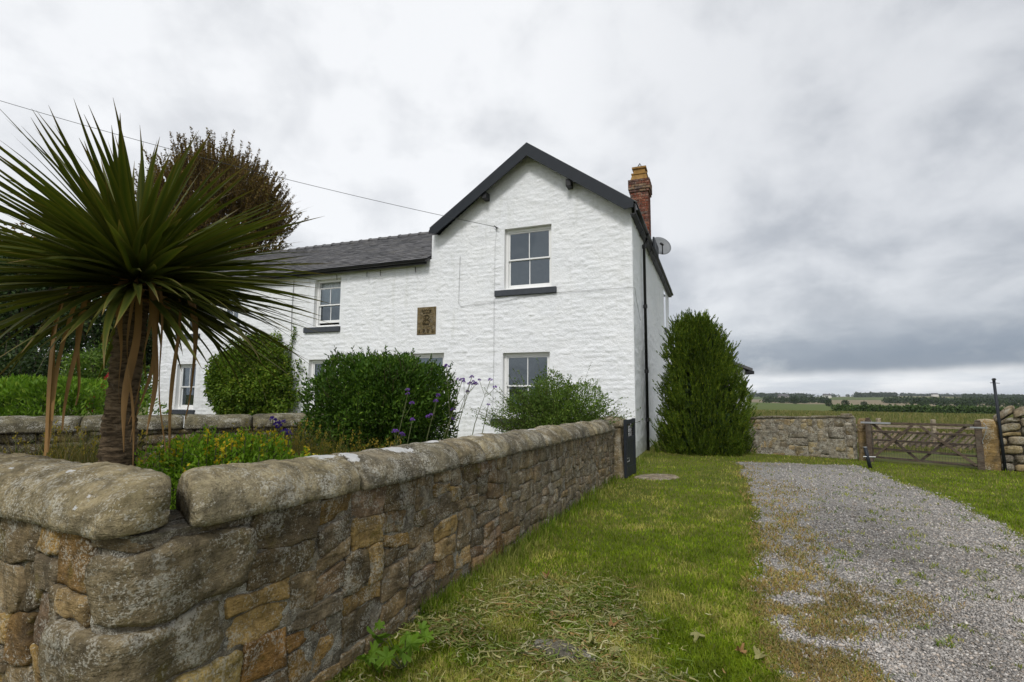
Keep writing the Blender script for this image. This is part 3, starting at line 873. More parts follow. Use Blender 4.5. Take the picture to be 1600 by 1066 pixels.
for k, chx in enumerate('1901'):
    cu = bpy.data.curves.new('digit', 'FONT'); cu.body = chx; cu.size = 0.155; cu.extrude = .006; cu.align_x = 'CENTER'; cu.resolution_u = 3; cu.offset = .003
    tmp = bpy.data.objects.new('digit', cu); COL.objects.link(tmp)
    dg = bpy.context.evaluated_depsgraph_get()
    me = bpy.data.meshes.new_from_object(tmp.evaluated_get(dg))
    COL.objects.unlink(tmp); bpy.data.objects.remove(tmp)
    me.materials.clear(); me.materials.append(M['carving'])
    inst('digit', me, plq, hw(6.255 - k * .14, -0.024, 3.325), (R(90), 0, math.atan2(-EV[1], -EV[0])))

# --- cables pinned to the front, overhead line, dish
def cable(pts, r=.005, mat='wire'):
    mb = MB(); mb.tube([hw(*p) for p in pts], r, 5); return mb.build('wall_cable', M[mat], house)
cable([(3.80, -.03, 6.18), (3.84, -.03, 5.7), (3.84, -.03, 4.30)], .003, 'greywire')
cable([(4.95, -.03, 5.55), (4.97, -.03, 4.15), (4.9, -.03, 4.05), (3.4, -.03, 4.13), (3.1, -.035, 4.20), (2.0, -.03, 4.26), (0.04, -.035, 4.26), (-.04, .02, 4.25), (-.04, .35, 3.95), (-.04, 1.0, 3.55)], .005, 'greywire')
cable([(3.85, -.03, 4.2), (3.84, -.03, 2.2), (3.86, -.03, 1.2)], .004, 'greywire')
cable([(11.2, -.03, 5.3), (11.22, -.03, 4.3), (11.2, -.03, 3.6)], .009)
mb = MB(); mb.tube([hw(3.80, 0, 6.25), hw(3.80, -.10, 6.27)], .018, 6); mb.tube([hw(3.86, -.06, 6.32), hw(3.72, -.09, 6.22)], .012, 6)
mb.build('cable_bracket', M['wire'], house)
A = hw(3.80, -.10, 6.27)
B_ = np.array([-14.3, 12.0, 9.15])
pts = [A + (B_ - A) * u - np.array([0, 0, .55 * 4 * u * (1 - u) * .35]) for u in np.linspace(0, 1.0, 30)]
mb = MB(); mb.tube(pts, .007, 5)
mb.top('overhead_cable', M['wire'], label='thin overhead cable sagging from the gable wall across the sky', cat='cable')

dish = thing('satellite_dish', 'round grey satellite dish on the right eaves below the brick chimney', 'satellite dish', hw(-.3, 4.4, 6.3))
ctr = Vector(hw(-.30, 4.35, 6.50)); nrm = Vector((0.10, -0.86, 0.40)).normalized()
ux = nrm.cross(Vector((0, 0, 1))).normalized(); uy = ux.cross(nrm)
V = []; F = []
NR, NA = 6, 28
for side_ in (0, 1):
    for i in range(NR + 1):
        r_ = .36 * i / NR
        for k in range(NA):
            a = 2 * math.pi * k / NA
            V.append(ctr + ux * (r_ * math.cos(a)) + uy * (r_ * 1.06 * math.sin(a)) + nrm * (.55 * r_ * r_ - .012 * side_))
n1_ = (NR + 1) * NA
for s_ in (0, 1):
    for i in range(NR):
        for k in range(NA):
            q = (s_ * n1_ + i * NA + k, s_ * n1_ + i * NA + (k + 1) % NA, s_ * n1_ + (i + 1) * NA + (k + 1) % NA, s_ * n1_ + (i + 1) * NA + k)
            F.append(q if s_ == 0 else q[::-1])
for k in range(NA):
    a, b_ = NR * NA + k, NR * NA + (k + 1) % NA
    F.append((a, b_, b_ + n1_, a + n1_))
part('reflector', V, F, M['dish'], dish, smooth=True)
mb = MB(); foc = ctr + nrm * .36 - uy * .16 + ux * .10
mb.tube([ctr - uy * .36 + nrm * .06, foc - uy * .08], .017, 6)
mb.build('feed_arm', M['black'], dish)
mb = MB(); mb.tube([foc - uy * .10 + nrm * .03, foc + uy * .0 - nrm * .03, foc + uy * .05 - nrm * .07], [.035, .045, .04], 8); mb.build('receiver', M['black'], dish)
mb = MB(); mb.tube([ctr - nrm * .02, ctr - nrm * .13 - uy * .05, Vector(hw(-.17, 4.40, 6.20))], .024, 6); mb.build('bracket', M['charcoal'], dish)

# --- outbuilding behind the conifer
ob = thing('outbuilding', 'small white outbuilding with dark roof edge behind the conifer', 'outbuilding', (8.2, 24, 0))
mb = MB()
mb.add([(5.5, 22, -.1), (10.02, 22, -.1), (10.02, 22, 2.66), (8.0, 22, 3.45), (5.5, 22, 3.45), (10.02, 27, -.1), (10.02, 27, 2.66), (8.0, 27, 3.45), (5.5, 27, 3.45), (5.5, 27, -.1)],
       [(0, 1, 2, 3, 4), (1, 5, 6, 2), (5, 9, 8, 7, 6), (9, 0, 4, 8), (2, 6, 7, 3), (3, 7, 8, 4)])
mb.build('wall', M['white'], ob)
mb = MB()
mb.hexa([(8.0, 21.8, 3.46), (10.26, 21.8, 2.60), (10.26, 27.2, 2.60), (8.0, 27.2, 3.46), (8.0, 21.8, 3.54), (10.26, 21.8, 2.72), (10.26, 27.2, 2.72), (8.0, 27.2, 3.54)])
mb.build('roof', M['slate'], ob)
mb = MB(); mb.box(lambda a, b_, c: np.array([a, b_, c]), 10.04, 10.30, 21.75, 27.2, 2.47, 2.61, .01)
mb.build('gutter', M['black'], ob)

# ------------------------------------------------------------------ rubble walls
class Path:
    """face line of a wall; s runs along it, inward is to the left of travel"""
    def __init__(s, pts, s0=0.0):
        p = np.array(pts, float)[:, :2]
        d = np.hypot(*np.diff(p, axis=0).T)
        s.a = np.concatenate([[0], np.cumsum(d)]) + s0; s.p = p
    def at(s, q):
        q = np.asarray(q, float)
        lo, hi = s.a[0], s.a[-1]
        x = np.interp(q, s.a, s.p[:, 0]); y = np.interp(q, s.a, s.p[:, 1])
        t0 = (s.p[1] - s.p[0]) / np.hypot(*(s.p[1] - s.p[0])); t1 = (s.p[-1] - s.p[-2]) / np.hypot(*(s.p[-1] - s.p[-2]))
        x = x + np.where(q < lo, (q - lo) * t0[0], 0) + np.where(q > hi, (q - hi) * t1[0], 0)
        y = y + np.where(q < lo, (q - lo) * t0[1], 0) + np.where(q > hi, (q - hi) * t1[1], 0)
        e = 0.02
        x1 = np.interp(q + e, s.a, s.p[:, 0]) - np.interp(q - e, s.a, s.p[:, 0]); y1 = np.interp(q + e, s.a, s.p[:, 1]) - np.interp(q - e, s.a, s.p[:, 1])
        x1 = np.where(q <= lo + e, t0[0], np.where(q >= hi - e, t1[0], x1)); y1 = np.where(q <= lo + e, t0[1], np.where(q >= hi - e, t1[1], y1))
        L = np.hypot(x1, y1)
        return np.stack([x, y], -1), np.stack([y1 / L, -x1 / L], -1)      # point, outward normal (right of travel)
    def xyz(s, q, z, w):
        q, z, w = np.broadcast_arrays(np.asarray(q, float), np.asarray(z, float), np.asarray(w, float))
        p, n = s.at(q)
        return np.concatenate([p + n * w[..., None], z[..., None]], -1)


PAL = [(.215, .18, .12), (.185, .155, .105), (.24, .20, .135), (.20, .17, .12), (.155, .13, .09), (.27, .215, .125), (.27, .195, .085), (.225, .17, .11), (.215, .165, .125), (.30, .23, .11), (.165, .148, .115), (.225, .155, .075), (.19, .165, .125), (.175, .15, .11)]
PAL = [tuple(min(.46, q * f) for q, f in zip(c_, (1.14, 1.06, .92))) for c_ in PAL]


def pick(pal=PAL, warm=0.0):
    c = np.array(random.choice(pal)) * random.uniform(.8, 1.22)
    return tuple(c * np.array([1 + .12 * warm, 1 + .0 * warm, 1 - .15 * warm]))


def pack(nc, nr, wmin, wmax, hmin, hmax, pre=()):
    g = np.zeros((nc, nr), bool); rects = list(pre)
    for (c, r, w, h) in pre: g[max(c, 0):c + w, max(r, 0):r + h] = True
    for r in range(nr):
        c = 0
        while c < nc:
            if g[c, r]: c += 1; continue
            run = 1
            while c + run < nc and not g[c + run, r] and run < wmax + wmin: run += 1
            w = random.randint(wmin, wmax)
            if run - w < wmin: w = run if run <= wmax + 1 else run // 2
            h = random.randint(hmin, hmax)
            if w <= wmin + 1 and random.random() < .5: h = max(h, random.randint(hmin, hmax))
            if nr - r - h < hmin: h = nr - r
            hh = 0
            while hh < h and r + hh < nr and not g[c:c + w, r + hh].any(): hh += 1
            g[c:c + w, r:r + hh] = True
            rects.append((c, r, w, hh)); c += w
    return rects


def stone_mesh(fr, s0, s1, z0, z1, nu, nv, joint=.006, bulge=.022, rough=.010, seed=0.0, proud=0.0, rnd=.30, sharp=10):
    """one rubble stone set in a wall face: rounded, bulging, uneven"""
    sn = lambda k_: .55 * np.sin(np.linspace(-1, 1, k_) * math.pi / 2) + .45 * np.linspace(-1, 1, k_)
    us = np.concatenate([[-1], sn(nu), [1]]); vs = np.concatenate([[-1], sn(nv), [1]])
    U, Vv = np.meshgrid(us, vs)
    hs, hz = (s1 - s0) / 2 - joint, (z1 - z0) / 2 - joint
    hs, hz = max(hs, .012), max(hz, .012)
    cj = np.array([[random.uniform(-.20, .20) for _ in range(2)] for _ in range(4)])
    wu, wv = (U + 1) / 2, (Vv + 1) / 2
    jx = (cj[0, 0] * (1 - wu) * (1 - wv) + cj[1, 0] * wu * (1 - wv) + cj[2, 0] * (1 - wu) * wv + cj[3, 0] * wu * wv)
    jz = (cj[0, 1] * (1 - wu) * (1 - wv) + cj[1, 1] * wu * (1 - wv) + cj[2, 1] * (1 - wu) * wv + cj[3, 1] * wu * wv)
    kr = min(hs, hz)
    rr = rnd * U * U * Vv * Vv
    S_ = (s0 + s1) / 2 + U * hs - np.sign(U) * rr * kr * .9 * np.abs(U) + jx * min(.05, hz)
    Z_ = (z0 + z1) / 2 + Vv * hz - np.sign(Vv) * rr * kr * .6 * np.abs(Vv) + jz * min(.05, hz)
    e = (1 - np.abs(U) ** sharp) * (1 - np.abs(Vv) ** sharp)
    q = np.stack([S_ * 7 + seed, Z_ * 7, 0 * S_ + seed * 1.7], -1)
    Wd = proud + bulge * e + rough * (fbm(q, 5, .6) * 1.4 - .8 * np.clip(fbm(q * .8 + 50, 3), 0, 1)) + (random.uniform(-.14, .14) * U * hs + random.uniform(-.14, .14) * Vv * hz) * .6
    ed = rough * 1.25
    S_ = S_ + ed * fbm(q * 1.9 + 9, 4, .6); Z_ = Z_ + ed * fbm(q * 1.9 + 31, 4, .6)
    ring = np.zeros_like(U, bool); ring[0, :] = ring[-1, :] = True; ring[:, 0] = ring[:, -1] = True
    Wd = np.where(ring, -.07, Wd)
    P = fr(S_, Z_, Wd).reshape(-1, 3)
    nx = len(us)
    i = (np.arange(len(vs) - 1)[:, None] * nx + np.arange(nx - 1)[None, :]).ravel()
    return P, np.stack([i, i + 1, i + nx + 1, i + nx], -1)


def core_sheet(name, path, s0, s1, hb, mat, parent, step=.035, depth=-.012, thick=.36, amp=.016, bot=-.12):
    """mortar between the stones plus the body of the wall"""
    ss = np.arange(s0, s1 + step, step)
    nz = int(1.15 / step)
    T, Q = np.meshgrid(ss, np.linspace(0, 1, nz))
    Z = bot + (hb(T) - bot) * Q
    q = np.stack([T * 9, Z * 9, 0 * T + s0], -1)
    Wd = depth + amp * fbm(q, 4) * 1.5 + .010 * fbm(q * .35 + 4, 2)
    V1 = path.xyz(T, Z, Wd).reshape(-1, 3)
    nx = len(ss)
    i = (np.arange(nz - 1)[:, None] * nx + np.arange(nx - 1)[None, :]).ravel()
    F = [tuple(r) for r in np.stack([i, i + 1, i + nx + 1, i + nx], -1).tolist()]
    V1 = V1.tolist(); o = len(V1)
    for k, s in enumerate(ss):
        h = float(hb(np.array(s)))
        V1 += path.xyz(s, h, -thick).reshape(-1, 3).tolist() + path.xyz(s, bot, -thick).reshape(-1, 3).tolist()
    for k in range(nx - 1):
        F.append(((nz - 1) * nx + k, (nz - 1) * nx + k + 1, o + 2 * k + 2, o + 2 * k))
        F.append((o + 2 * k, o + 2 * k + 2, o + 2 * k + 3, o + 2 * k + 1))
    for k in (0, nx - 1): F.append(tuple([r * nx + k for r in range(nz)] + [o + 2 * k, o + 2 * k + 1]))
    return part(name, V1, F, mat, parent, smooth=False)


def coping_mesh(path, s0, s1, hbase, over=.05, width=.46, rise=.19, ns=None, seed=0.0, endr=.05, m0=None, m1=None, rough=.010, blobs=None):
    """half-round coping stone lying along the wall top; m0/m1: end position as a function of depth"""
    L = s1 - s0
    ns = ns or max(7, int(L / .045))
    npf = 22
    prof = [(-1, 0.0)] + [(-math.cos(a), .14 + .86 * math.sin(a) ** .92) for a in np.linspace(0.0, math.pi, npf - 2)] + [(1, 0.0)]
    prof = np.array(prof)                      # x: -1 outer .. 1 inner
    prof = np.concatenate([prof, np.array([[.5, 0], [0, 0], [-.5, 0]])])
    n = len(prof)
    rough = rough * 1.5
    V = []; MK = []
    us = (1 - np.cos(np.linspace(0, math.pi, ns))) / 2 * .5 + np.linspace(0, 1, ns) * .5
    us = [(0., .04), (0., .4), (0., .75)] + [(q_, 1.) for q_ in us] + [(1., .75), (1., .4), (1., .04)]
    for u, ks in us:
        dend = min(u, 1 - u) * L
        k = (1 - (.34 if endr > .12 else .20) * (1 - math.sqrt(max(0, 1 - max(0, 1 - dend / endr) ** 2)))) * ks
        x = prof[:, 0] * k; y = .42 + (prof[:, 1] - .42) * k
        if ks == 1: y = np.where(prof[:, 1] < .3, y * (k ** .5) * (prof[:, 1] > 0) + (1 - k) * .25, y)
        depth = (x + 1) / 2 * width
        a0 = m0(depth) if m0 else np.full(n, s0); a1 = m1(depth) if m1 else np.full(n, s1)
        S_ = a0 + (a1 - a0) * u
        Z_ = hbase(S_) + y * rise
        q = np.stack([S_ * 5 + seed, Z_ * 6, depth * 6 + seed], -1)
        dn = rough * 1.6 * fbm(q * 1.4, 5, .62) + .016 * fbm(q * .4 + 7, 2)
        Wd = over - depth - dn * x * 1.0
        Z_ = Z_ + dn * np.clip(prof[:, 1], 0, 1)
        V.append(path.xyz(S_, Z_, Wd))
        if blobs is not None:
            mk = np.zeros(n)
            for (bs, bf, rs, rw) in blobs:
                fr_ = np.arccos(np.clip(-prof[:, 0], -1, 1)) / math.pi
                mk = np.maximum(mk, np.clip(1 - .5 * np.hypot((S_ - bs) / rs, (fr_ - bf) / rw), 0, 1) * (prof[:, 1] > .05))
            MK.append(mk)
    V = np.concatenate(V)
    F = []
    ns = len(us)
    for i in range(ns - 1):
        for k in range(n): F.append((i * n + k, i * n + (k + 1) % n, (i + 1) * n + (k + 1) % n, (i + 1) * n + k))
    F.append(tuple(range(n - 1, -1, -1))); F.append(tuple(range((ns - 1) * n, ns * n)))
    if blobs is not None: return V, F, np.repeat(np.concatenate(MK)[:, None], 3, 1)
    return V, F


# --- near garden wall: corner K, left arm and long right arm
K = np.array([-1.36, 1.86]); Lw = np.array([-.886, .465]); Lw /= np.hypot(*Lw)
Rw = np.array([.3862, .9224])
rc = .17
arc = []
for u in np.linspace(0, 1, 9):
    p0, p1, p2 = K + Lw * rc, K, K + Rw * rc
    arc.append((1 - u) ** 2 * p0 + 2 * u * (1 - u) * p1 + u * u * p2)
alen = np.hypot(*np.diff(np.array(arc), axis=0).T).sum()
PW = Path([K + Lw * 6.6] + arc + [K + Rw * 8.7], s0=-(6.6 - rc) - alen / 2)
PL = Path([K + Lw * 7.0, K], s0=-7.0)         # straight lines for the coping
PR = Path([K, K + Rw * 8.7], s0=0.0)
hbw = lambda s: np.interp(s, [-4, -.1, .5, 1.25, 2.83, 4.73, 8.6], [.985, .985, .972, .958, .938, .918, .862])
S_END = 8.40
side_wall = thing('garden_wall', 'long rubble stone garden wall with rounded coping running from the corner back to the black gate', 'stone wall', (.3, 5.8, 0))
front_wall = thing('garden_wall', 'short rubble stone wall at bottom left, running left from the cracked corner', 'stone wall', (-2.6, 2.6, 0))
cs, cz = .05, 1.03 / 22
S0 = -6.2
def cell(s): return int(round((s - S0) / cs))
pre = [(cell(-.17), 15, cell(.52) - cell(-.17), 6), (cell(-.33), 10, cell(.40) - cell(-.33), 5), (cell(-.08), 6, cell(.52) - cell(-.08), 4)]
ncell = cell(S_END)
rects = pack(ncell, 22, 3, 9, 2, 4, pre)
wallfr = lambda s, v, w: PW.xyz(s + .026 * vnoise(np.stack([s * 3, v * 7, 0 * s], -1)) + .010 * vnoise(np.stack([s * 9, v * 14, 0 * s], -1)), -.06 + (hbw(s) + .06) * (v + (.026 * vnoise(np.stack([s * 3.4, v * 3, 0 * s + 8], -1)) + .010 * vnoise(np.stack([s * 11, v * 9, 0 * s + 8], -1))) * np.clip((1 - v) * 12, 0, 1)), w)
for k, (c, r, w, h) in enumerate(rects):
    s0, s1 = S0 + c * cs, S0 + (c + w) * cs
    big = k < 3
    near = -2.2 < s0 < 2.5
    warm = random.random() * (1.0 if r < 8 and s0 < 3.5 else .25)
    colr = pick(PAL, warm)
    if k in (0, 1): colr = (.215, .178, .112)
    if k == 2: colr = (.42, .32, .13)
    if s0 > 3.2: colr = tuple(np.array(colr) * .5 + np.array((.235, .205, .15)) * .5)
    nu = 18 if near else 8; nv = 12 if near else 7
    if big: nu, nv = 44, 22
    P, F = stone_mesh(wallfr, s0, s1, r / 22, (r + h) / 22, nu, nv, joint=.0015, bulge=.020 if big else random.uniform(.003, .010),
                      rough=.015 if near else .008, seed=k * 3.7, proud=random.uniform(-.004, .012) + (.014 if big else 0), rnd=.24 if big else random.uniform(.02, .14), sharp=9 if big else random.choice([8, 12, 16, 20]))
    par = side_wall if (s0 + s1) / 2 > -.12 else front_wall
    part('stone', P, F, M['stone'], par, smooth=True, color=colr)
core_sheet('mortar', PW, -.12, S_END, hbw, M['mortar'], side_wall, step=.022, depth=-.005, amp=.012)
core_sheet('mortar', PW, -6.3, -.12, hbw, M['mortar'], front_wall, step=.022, depth=-.013)
V, F, mk = coping_mesh(PL, -1.75, 0.0, lambda s: np.full_like(s, .985) + 0.01 * np.clip(s, -2, 0), seed=3.0, endr=.13, m1=lambda d: -np.maximum(0.0, (d - .20) / .56), ns=110, rise=.20, blobs=[(-.62, .36, .032, .022), (-.54, .30, .02, .014), (-.86, .38, .03, .018), (-.30, .24, .030, .022), (-.36, .20, .016, .012), (-.25, .19, .032, .026), (-.28, .12, .022, .026), (-1.1, .30, .03, .02)])
part('coping_stone', V, F, M['coping'], front_wall, smooth=True, col=mk, color=(.31, .265, .165))
for (ca_, cb_) in ((-4.1, -2.965), (-5.2, -4.11), (-6.3, -5.21)):
    V, F = coping_mesh(PL, ca_, cb_, lambda s: np.full_like(s, .97), seed=ca_ * 5, ns=16)
    part('coping_stone', V, F, M['coping'], front_wall, smooth=True, color=(.27, .235, .16))
V, F = coping_mesh(PL, -2.95, -1.765, lambda s: np.full_like(s, .97), seed=9.0)
part('coping_stone', V, F, M['coping'], front_wall, smooth=True, color=(.26, .22, .16))
js = [.215, 1.25, 1.90, 2.42, 2.86, 3.42, 3.95, 4.45, 5.0, 5.42, 5.95, 6.45, 6.9, 7.4, 7.85, 8.38]
for k in range(len(js) - 1):
    m0 = (lambda d: .215 + .53 * d) if k == 0 else None
    V, F, mk = coping_mesh(PR, js[k] + .004, js[k + 1] - .004, lambda s, k=k: hbw(s) + .004 * math.sin(k * 5.0), seed=20 + k * 7.1, endr=.06 if k == 0 else .03, m0=m0, ns=70 if k < 4 else 20, rise=.19 + .008 * math.sin(k * 3.3),
                       over=.05 + .012 * math.sin(k * 2.1), blobs=[(1.14, .52, .10, .12), (1.30, .44, .05, .10), (1.28, .34, .03, .05), (1.76, .46, .11, .13), (1.88, .36, .05, .05), (2.33, .5, .07, .07), (3.1, .5, .06, .1), (4.6, .55, .08, .1)])
    part('coping_stone', V, F, M['coping'], side_wall, smooth=True, col=mk, color=np.array([(.31, .27, .175), (.25, .222, .16), (.23, .208, .15), (.275, .235, .155)][k % 4]) * random.uniform(.85, 1.1))
# --- gate pier at the far end and the black garden gate
pier = thing('gate_pier', 'rounded stone pier at the far end of the garden wall, behind the black gate', 'stone pier', (2.0, 9.9, 0))
pfr_ = lambda s, z, w: PR.xyz(s, z, w)
pm = MB()
V, F = stone_mesh(lambda s, v, w: PR.xyz(s, v, w + .15), 8.42, 9.22, -.05, .93, 8, 14, joint=0, bulge=.012, rough=.006, rnd=.04)
part('shaft', V, F, M['stone'], pier, smooth=True, color=(.26, .21, .13))
pm = MB(); pm.box(lambda a, b_, c: PR.xyz(a, c, b_), 8.43, 9.21, -.40, .13, -.05, .93, .015)
pm.build('core', M['stone'], pier, color=(.26, .21, .13))
V, F = coping_mesh(PR, 8.41, 9.24, lambda s: np.full_like(s, .93), seed=77, rise=.17, endr=.05, over=.19, width=.62)
part('cap', V, F, M['coping'], pier, smooth=True, color=(.29, .24, .15))
gate = thing('garden_gate', 'black wooden garden gate with small grille, standing open against the stone pier', 'gate', (2.15, 9.75, 0))
ga, gb = np.array([2.065, 9.55]), np.array([2.405, 10.25])
gd = (gb - ga); gl_ = np.hypot(*gd); gd /= gl_; gn = np.array([gd[1], -gd[0]])
gfr = lambda a, z, w: np.array([ga[0] + gd[0] * a + gn[0] * w, ga[1] + gd[1] * a + gn[1] * w, z])
gbx = lambda mb, a0, a1, z0, z1, w0, w1, chf=.004: mb.box(gfr, a0, a1, z0, z1, w0, w1, chf)
for a0, a1 in ((0, .10), (gl_ - .10, gl_)):
    mb = MB(); gbx(mb, a0, a1, .02, 1.07, 0, .05); mb.build('stile', M['charcoal'], gate)
for z0, z1 in ((.02, .20), (.66, .74), (.98, 1.06)):
    mb = MB(); gbx(mb, .101, gl_ - .101, z0, z1, .004, .046); mb.build('rail', M['charcoal'], gate)
for k in range(5):
    a0 = .101 + k * (gl_ - .202) / 5
    mb = MB(); gbx(mb, a0 + .002, a0 + (gl_ - .202) / 5 - .002, .20, .66, .012, .036, .003); mb.build('board', M['charcoal'], gate)
for k in range(6):
    a0 = .101 + (k + .5) * (gl_ - .202) / 6
    mb = MB(); mb.tube([gfr(a0, .74, .025), gfr(a0, .98, .025)], .009, 6); mb.build('grille_bar', M['black'], gate)
for z in (.82, .90):
    mb = MB(); mb.tube([gfr(.1, z, .025), gfr(gl_ - .1, z, .025)], .006, 5); mb.build('grille_bar', M['black'], gate)
mb = MB(); mb.tube([gfr(.05, .36, .05), gfr(.05, .38, .085), gfr(.055, .32, .085), gfr(.05, .30, .05)], .009, 6); mb.build('latch', M['steel'], gate)

# --- dividing wall in the garden, behind the palm
hbb = lambda s: np.full_like(np.asarray(s, float), .985)
bw = thing('garden_wall', 'low stone wall behind the palm trunk, with grey rounded coping', 'stone wall', (-5, 7.2, .4))
PB = Path([(-7.4, 5.75), (-2.9, 8.55)])
LB = PB.a[-1]
rects = pack(int(LB / .085), 9, 3, 7, 1, 2)
bfr = lambda s, v, w: PB.xyz(s, .35 + .635 * (v + .02 * vnoise(np.stack([s * 2, v * 2, 0 * s], -1))), w)
for k, (c, r, w, h) in enumerate(rects):
    P, F = stone_mesh(bfr, c * .085, (c + w) * .085, r / 9, (r + h) / 9, 7, 5, joint=.004, bulge=.02, seed=400 + k * 2.3, proud=random.uniform(-.012, .02), rnd=.4)
    part('stone', P, F, M['stone'], bw, smooth=True, color=np.array(pick()) * np.array([.55, .60, .56]))
core_sheet('mortar', PB, 0, LB, hbb, M['darkmortar'], bw, step=.06, depth=-.03, bot=.3)
s = 0.0; k = 0
while s < LB - .2:
    l = random.uniform(.8, 1.35)
    V, F = coping_mesh(PB, s, min(s + l - .012, LB), hbb, seed=90 + k * 3, rise=.20, width=.44, ns=14, endr=.05)
    part('coping_stone', V, F, M['coping'], bw, smooth=True, color=np.array((.18, .165, .11)) * random.uniform(.8, 1.1))
    s += l; k += 1

# --- far yard wall, stone gateposts, timber field gate
FPAL = [(.20, .17, .12), (.17, .15, .115), (.25, .205, .115), (.155, .138, .11), (.19, .175, .14), (.31, .24, .12), (.225, .175, .10), (.16, .145, .12)]
FPAL = [tuple(min(.5, q * 1.3) for q in c_) for c_ in FPAL]
fw = thing('yard_wall', 'low rubble stone wall with thin flat cap stones, between the conifer and the wooden gate', 'stone wall', (7.3, 13.6, 0))
PF = Path([(5.9, 14.42), (8.50, 12.82)])
LF = PF.a[-1]
hbf = lambda s: np.interp(s, [0, .7, 2, 3.1], [.90, .92, .97, 1.0])
rects = pack(int(LF / .075), 10, 2, 6, 1, 3)
ffr = lambda s, v, w: PF.xyz(s, -.04 + (hbf(s) + .02) * (v + .012 * vnoise(np.stack([s * 2, v * 3, 0 * s], -1))), w)
for k, (c, r, w, h) in enumerate(rects):
    P, F = stone_mesh(ffr, c * .075, (c + w) * .075, r / 10, (r + h) / 10, 6, 5, joint=.002, bulge=.007, seed=700 + k * 2.9, proud=random.uniform(-.002, .010), rnd=.10, sharp=14)
    cc = pick(FPAL); part('stone', P, F, M['fstone'], fw, smooth=True, color=cc)
core_sheet('mortar', PF, 0, LF, hbf, M['mortar'], fw, step=.04, depth=.006)
s = 0.0; k = 0
while s < LF - .15:
    l = random.uniform(.32, .62)
    z0 = float(hbf(np.array(s + l / 2)))
    mb = MB(); tl = random.uniform(-.012, .012); th = random.uniform(.03, .05)
    mb.box(lambda a, b_, c: PF.xyz(a, z0 + .004 + c + tl * (a - s) / l + .006 * math.sin(a * 40 + b_ * 30), b_).reshape(3), s + .006, min(s + l, LF), -.36, .035, 0, th, .008)
    mb.build('cap_stone', M['fstone'], fw, color=np.array((.20, .175, .125)) * random.uniform(.75, 1.15))
    if s > LF - .75:
        mb = MB(); mb.box(lambda a, b_, c: PF.xyz(a, z0 + .055 + c, b_).reshape(3), s + .08, min(s + l, LF) - .04, -.30, .02, 0, .05, .01)
        mb.build('cap_stone', M['fstone'], fw, color=(.30, .25, .16))
    s += l; k += 1


def monolith(name, label, c, wx, wy, h, ang_, lean, colr, seed):
    o = thing(name, label, 'gatepost', (c[0], c[1], 0), None)
    n = 14; nz = 18; V = []
    ca, sa = math.cos(ang_), math.sin(ang_)
    for j in range(nz + 1):
        z = -.05 + (h + .05) * j / nz
        k = 1.0 if j < nz - 2 else (1 - .10 * (j - (nz - 2)) ** 1.5)
        for i in range(4 * n // 4 * 2):
            a = 2 * math.pi * (i + .5) / (n * 2)
            sx, sy = math.cos(a), math.sin(a)
            q = (abs(sx) ** 7 + abs(sy) ** 7) ** (-1 / 7)
            x, y = sx * q * wx / 2 * k, sy * q * wy / 2 * k
            d = 1 + .055 * float(fbm(np.array([x * 6 + seed, y * 6, z * 5]), 4)) * 2
            x, y = x * d, y * d
            V.append((c[0] + x * ca - y * sa + lean * z, c[1] + x * sa + y * ca, z + .02 * float(vnoise(np.array([x * 5, y * 5, seed]))) * (j > nz - 3)))
    m_ = n * 2
    F = [(j * m_ + i, j * m_ + (i + 1) % m_, (j + 1) * m_ + (i + 1) % m_, (j + 1) * m_ + i) for j in range(nz) for i in range(m_)]
    F.append(tuple(range(nz * m_, (nz + 1) * m_)))
    part('shaft', V, F, M['fstone'], o, smooth=True, color=colr)
    return o


gang = math.atan2(11.1 - 12.3, 10.05 - 8.62)
monolith('stone_gatepost', 'brown stone gatepost at the end of the yard wall, left of the wooden gate', (8.64, 12.66), .30, .28, 1.0, gang, 0, (.235, .17, .09), 5)
monolith('stone_gatepost', 'golden sandstone gatepost at the right end of the wooden gate, beside the tall black pole', (10.28, 11.22), .36, .34, 1.06, gang, 0, (.34, .235, .10), 9)
fg = thing('field_gate', 'brown five-barred wooden field gate with crossing braces and wire mesh', 'gate', (9.3, 11.75, 0))
G0, G1 = np.array([8.54, 12.36]), np.array([10.02, 11.08])
gv = G1 - G0; GLn = np.hypot(*gv); gv /= GLn; gw_ = np.array([gv[1], -gv[0]])
if gw_[1] > 0: gw_ = -gw_                      # towards the camera
ffr2 = lambda a, z, w=0.0: np.array([G0[0] + gv[0] * a + gw_[0] * w, G0[1] + gv[1] * a + gw_[1] * w, z])
BR = (.092, .072, .055)
def gpost(a, w, h, lab):
    mb = MB(); mb.box(lambda x, y, z: ffr2(x, z, y), a - w / 2, a + w / 2, -.06, .06, -.02, h - .04, .01)
    mb.box(lambda x, y, z: ffr2(x, z, y), a - w / 2 + .012, a + w / 2 - .012, -.048, .048, h - .04, h, .012)
    mb.build('stile', M['wood'], fg, color=BR, label=lab)
gpost(-.02, .11, 1.03, 'hinge post of the field gate'); gpost(GLn - .03, .12, 1.04, 'latch post of the field gate')
bars = [(.905, .925, .055), (.715, .715, .05), (.515, .505, .05), (.315, .275, .05), (.115, .075, .05)]
for k, (zl, zr, hgt) in enumerate(bars):
    mb = MB(); mb.bar(ffr2(.035, zl), ffr2(GLn - .09, zr), .035, hgt, (0, 0, 1), .004); mb.build('bar', M['wood'], fg, color=np.array(BR) * random.uniform(.9, 1.15))
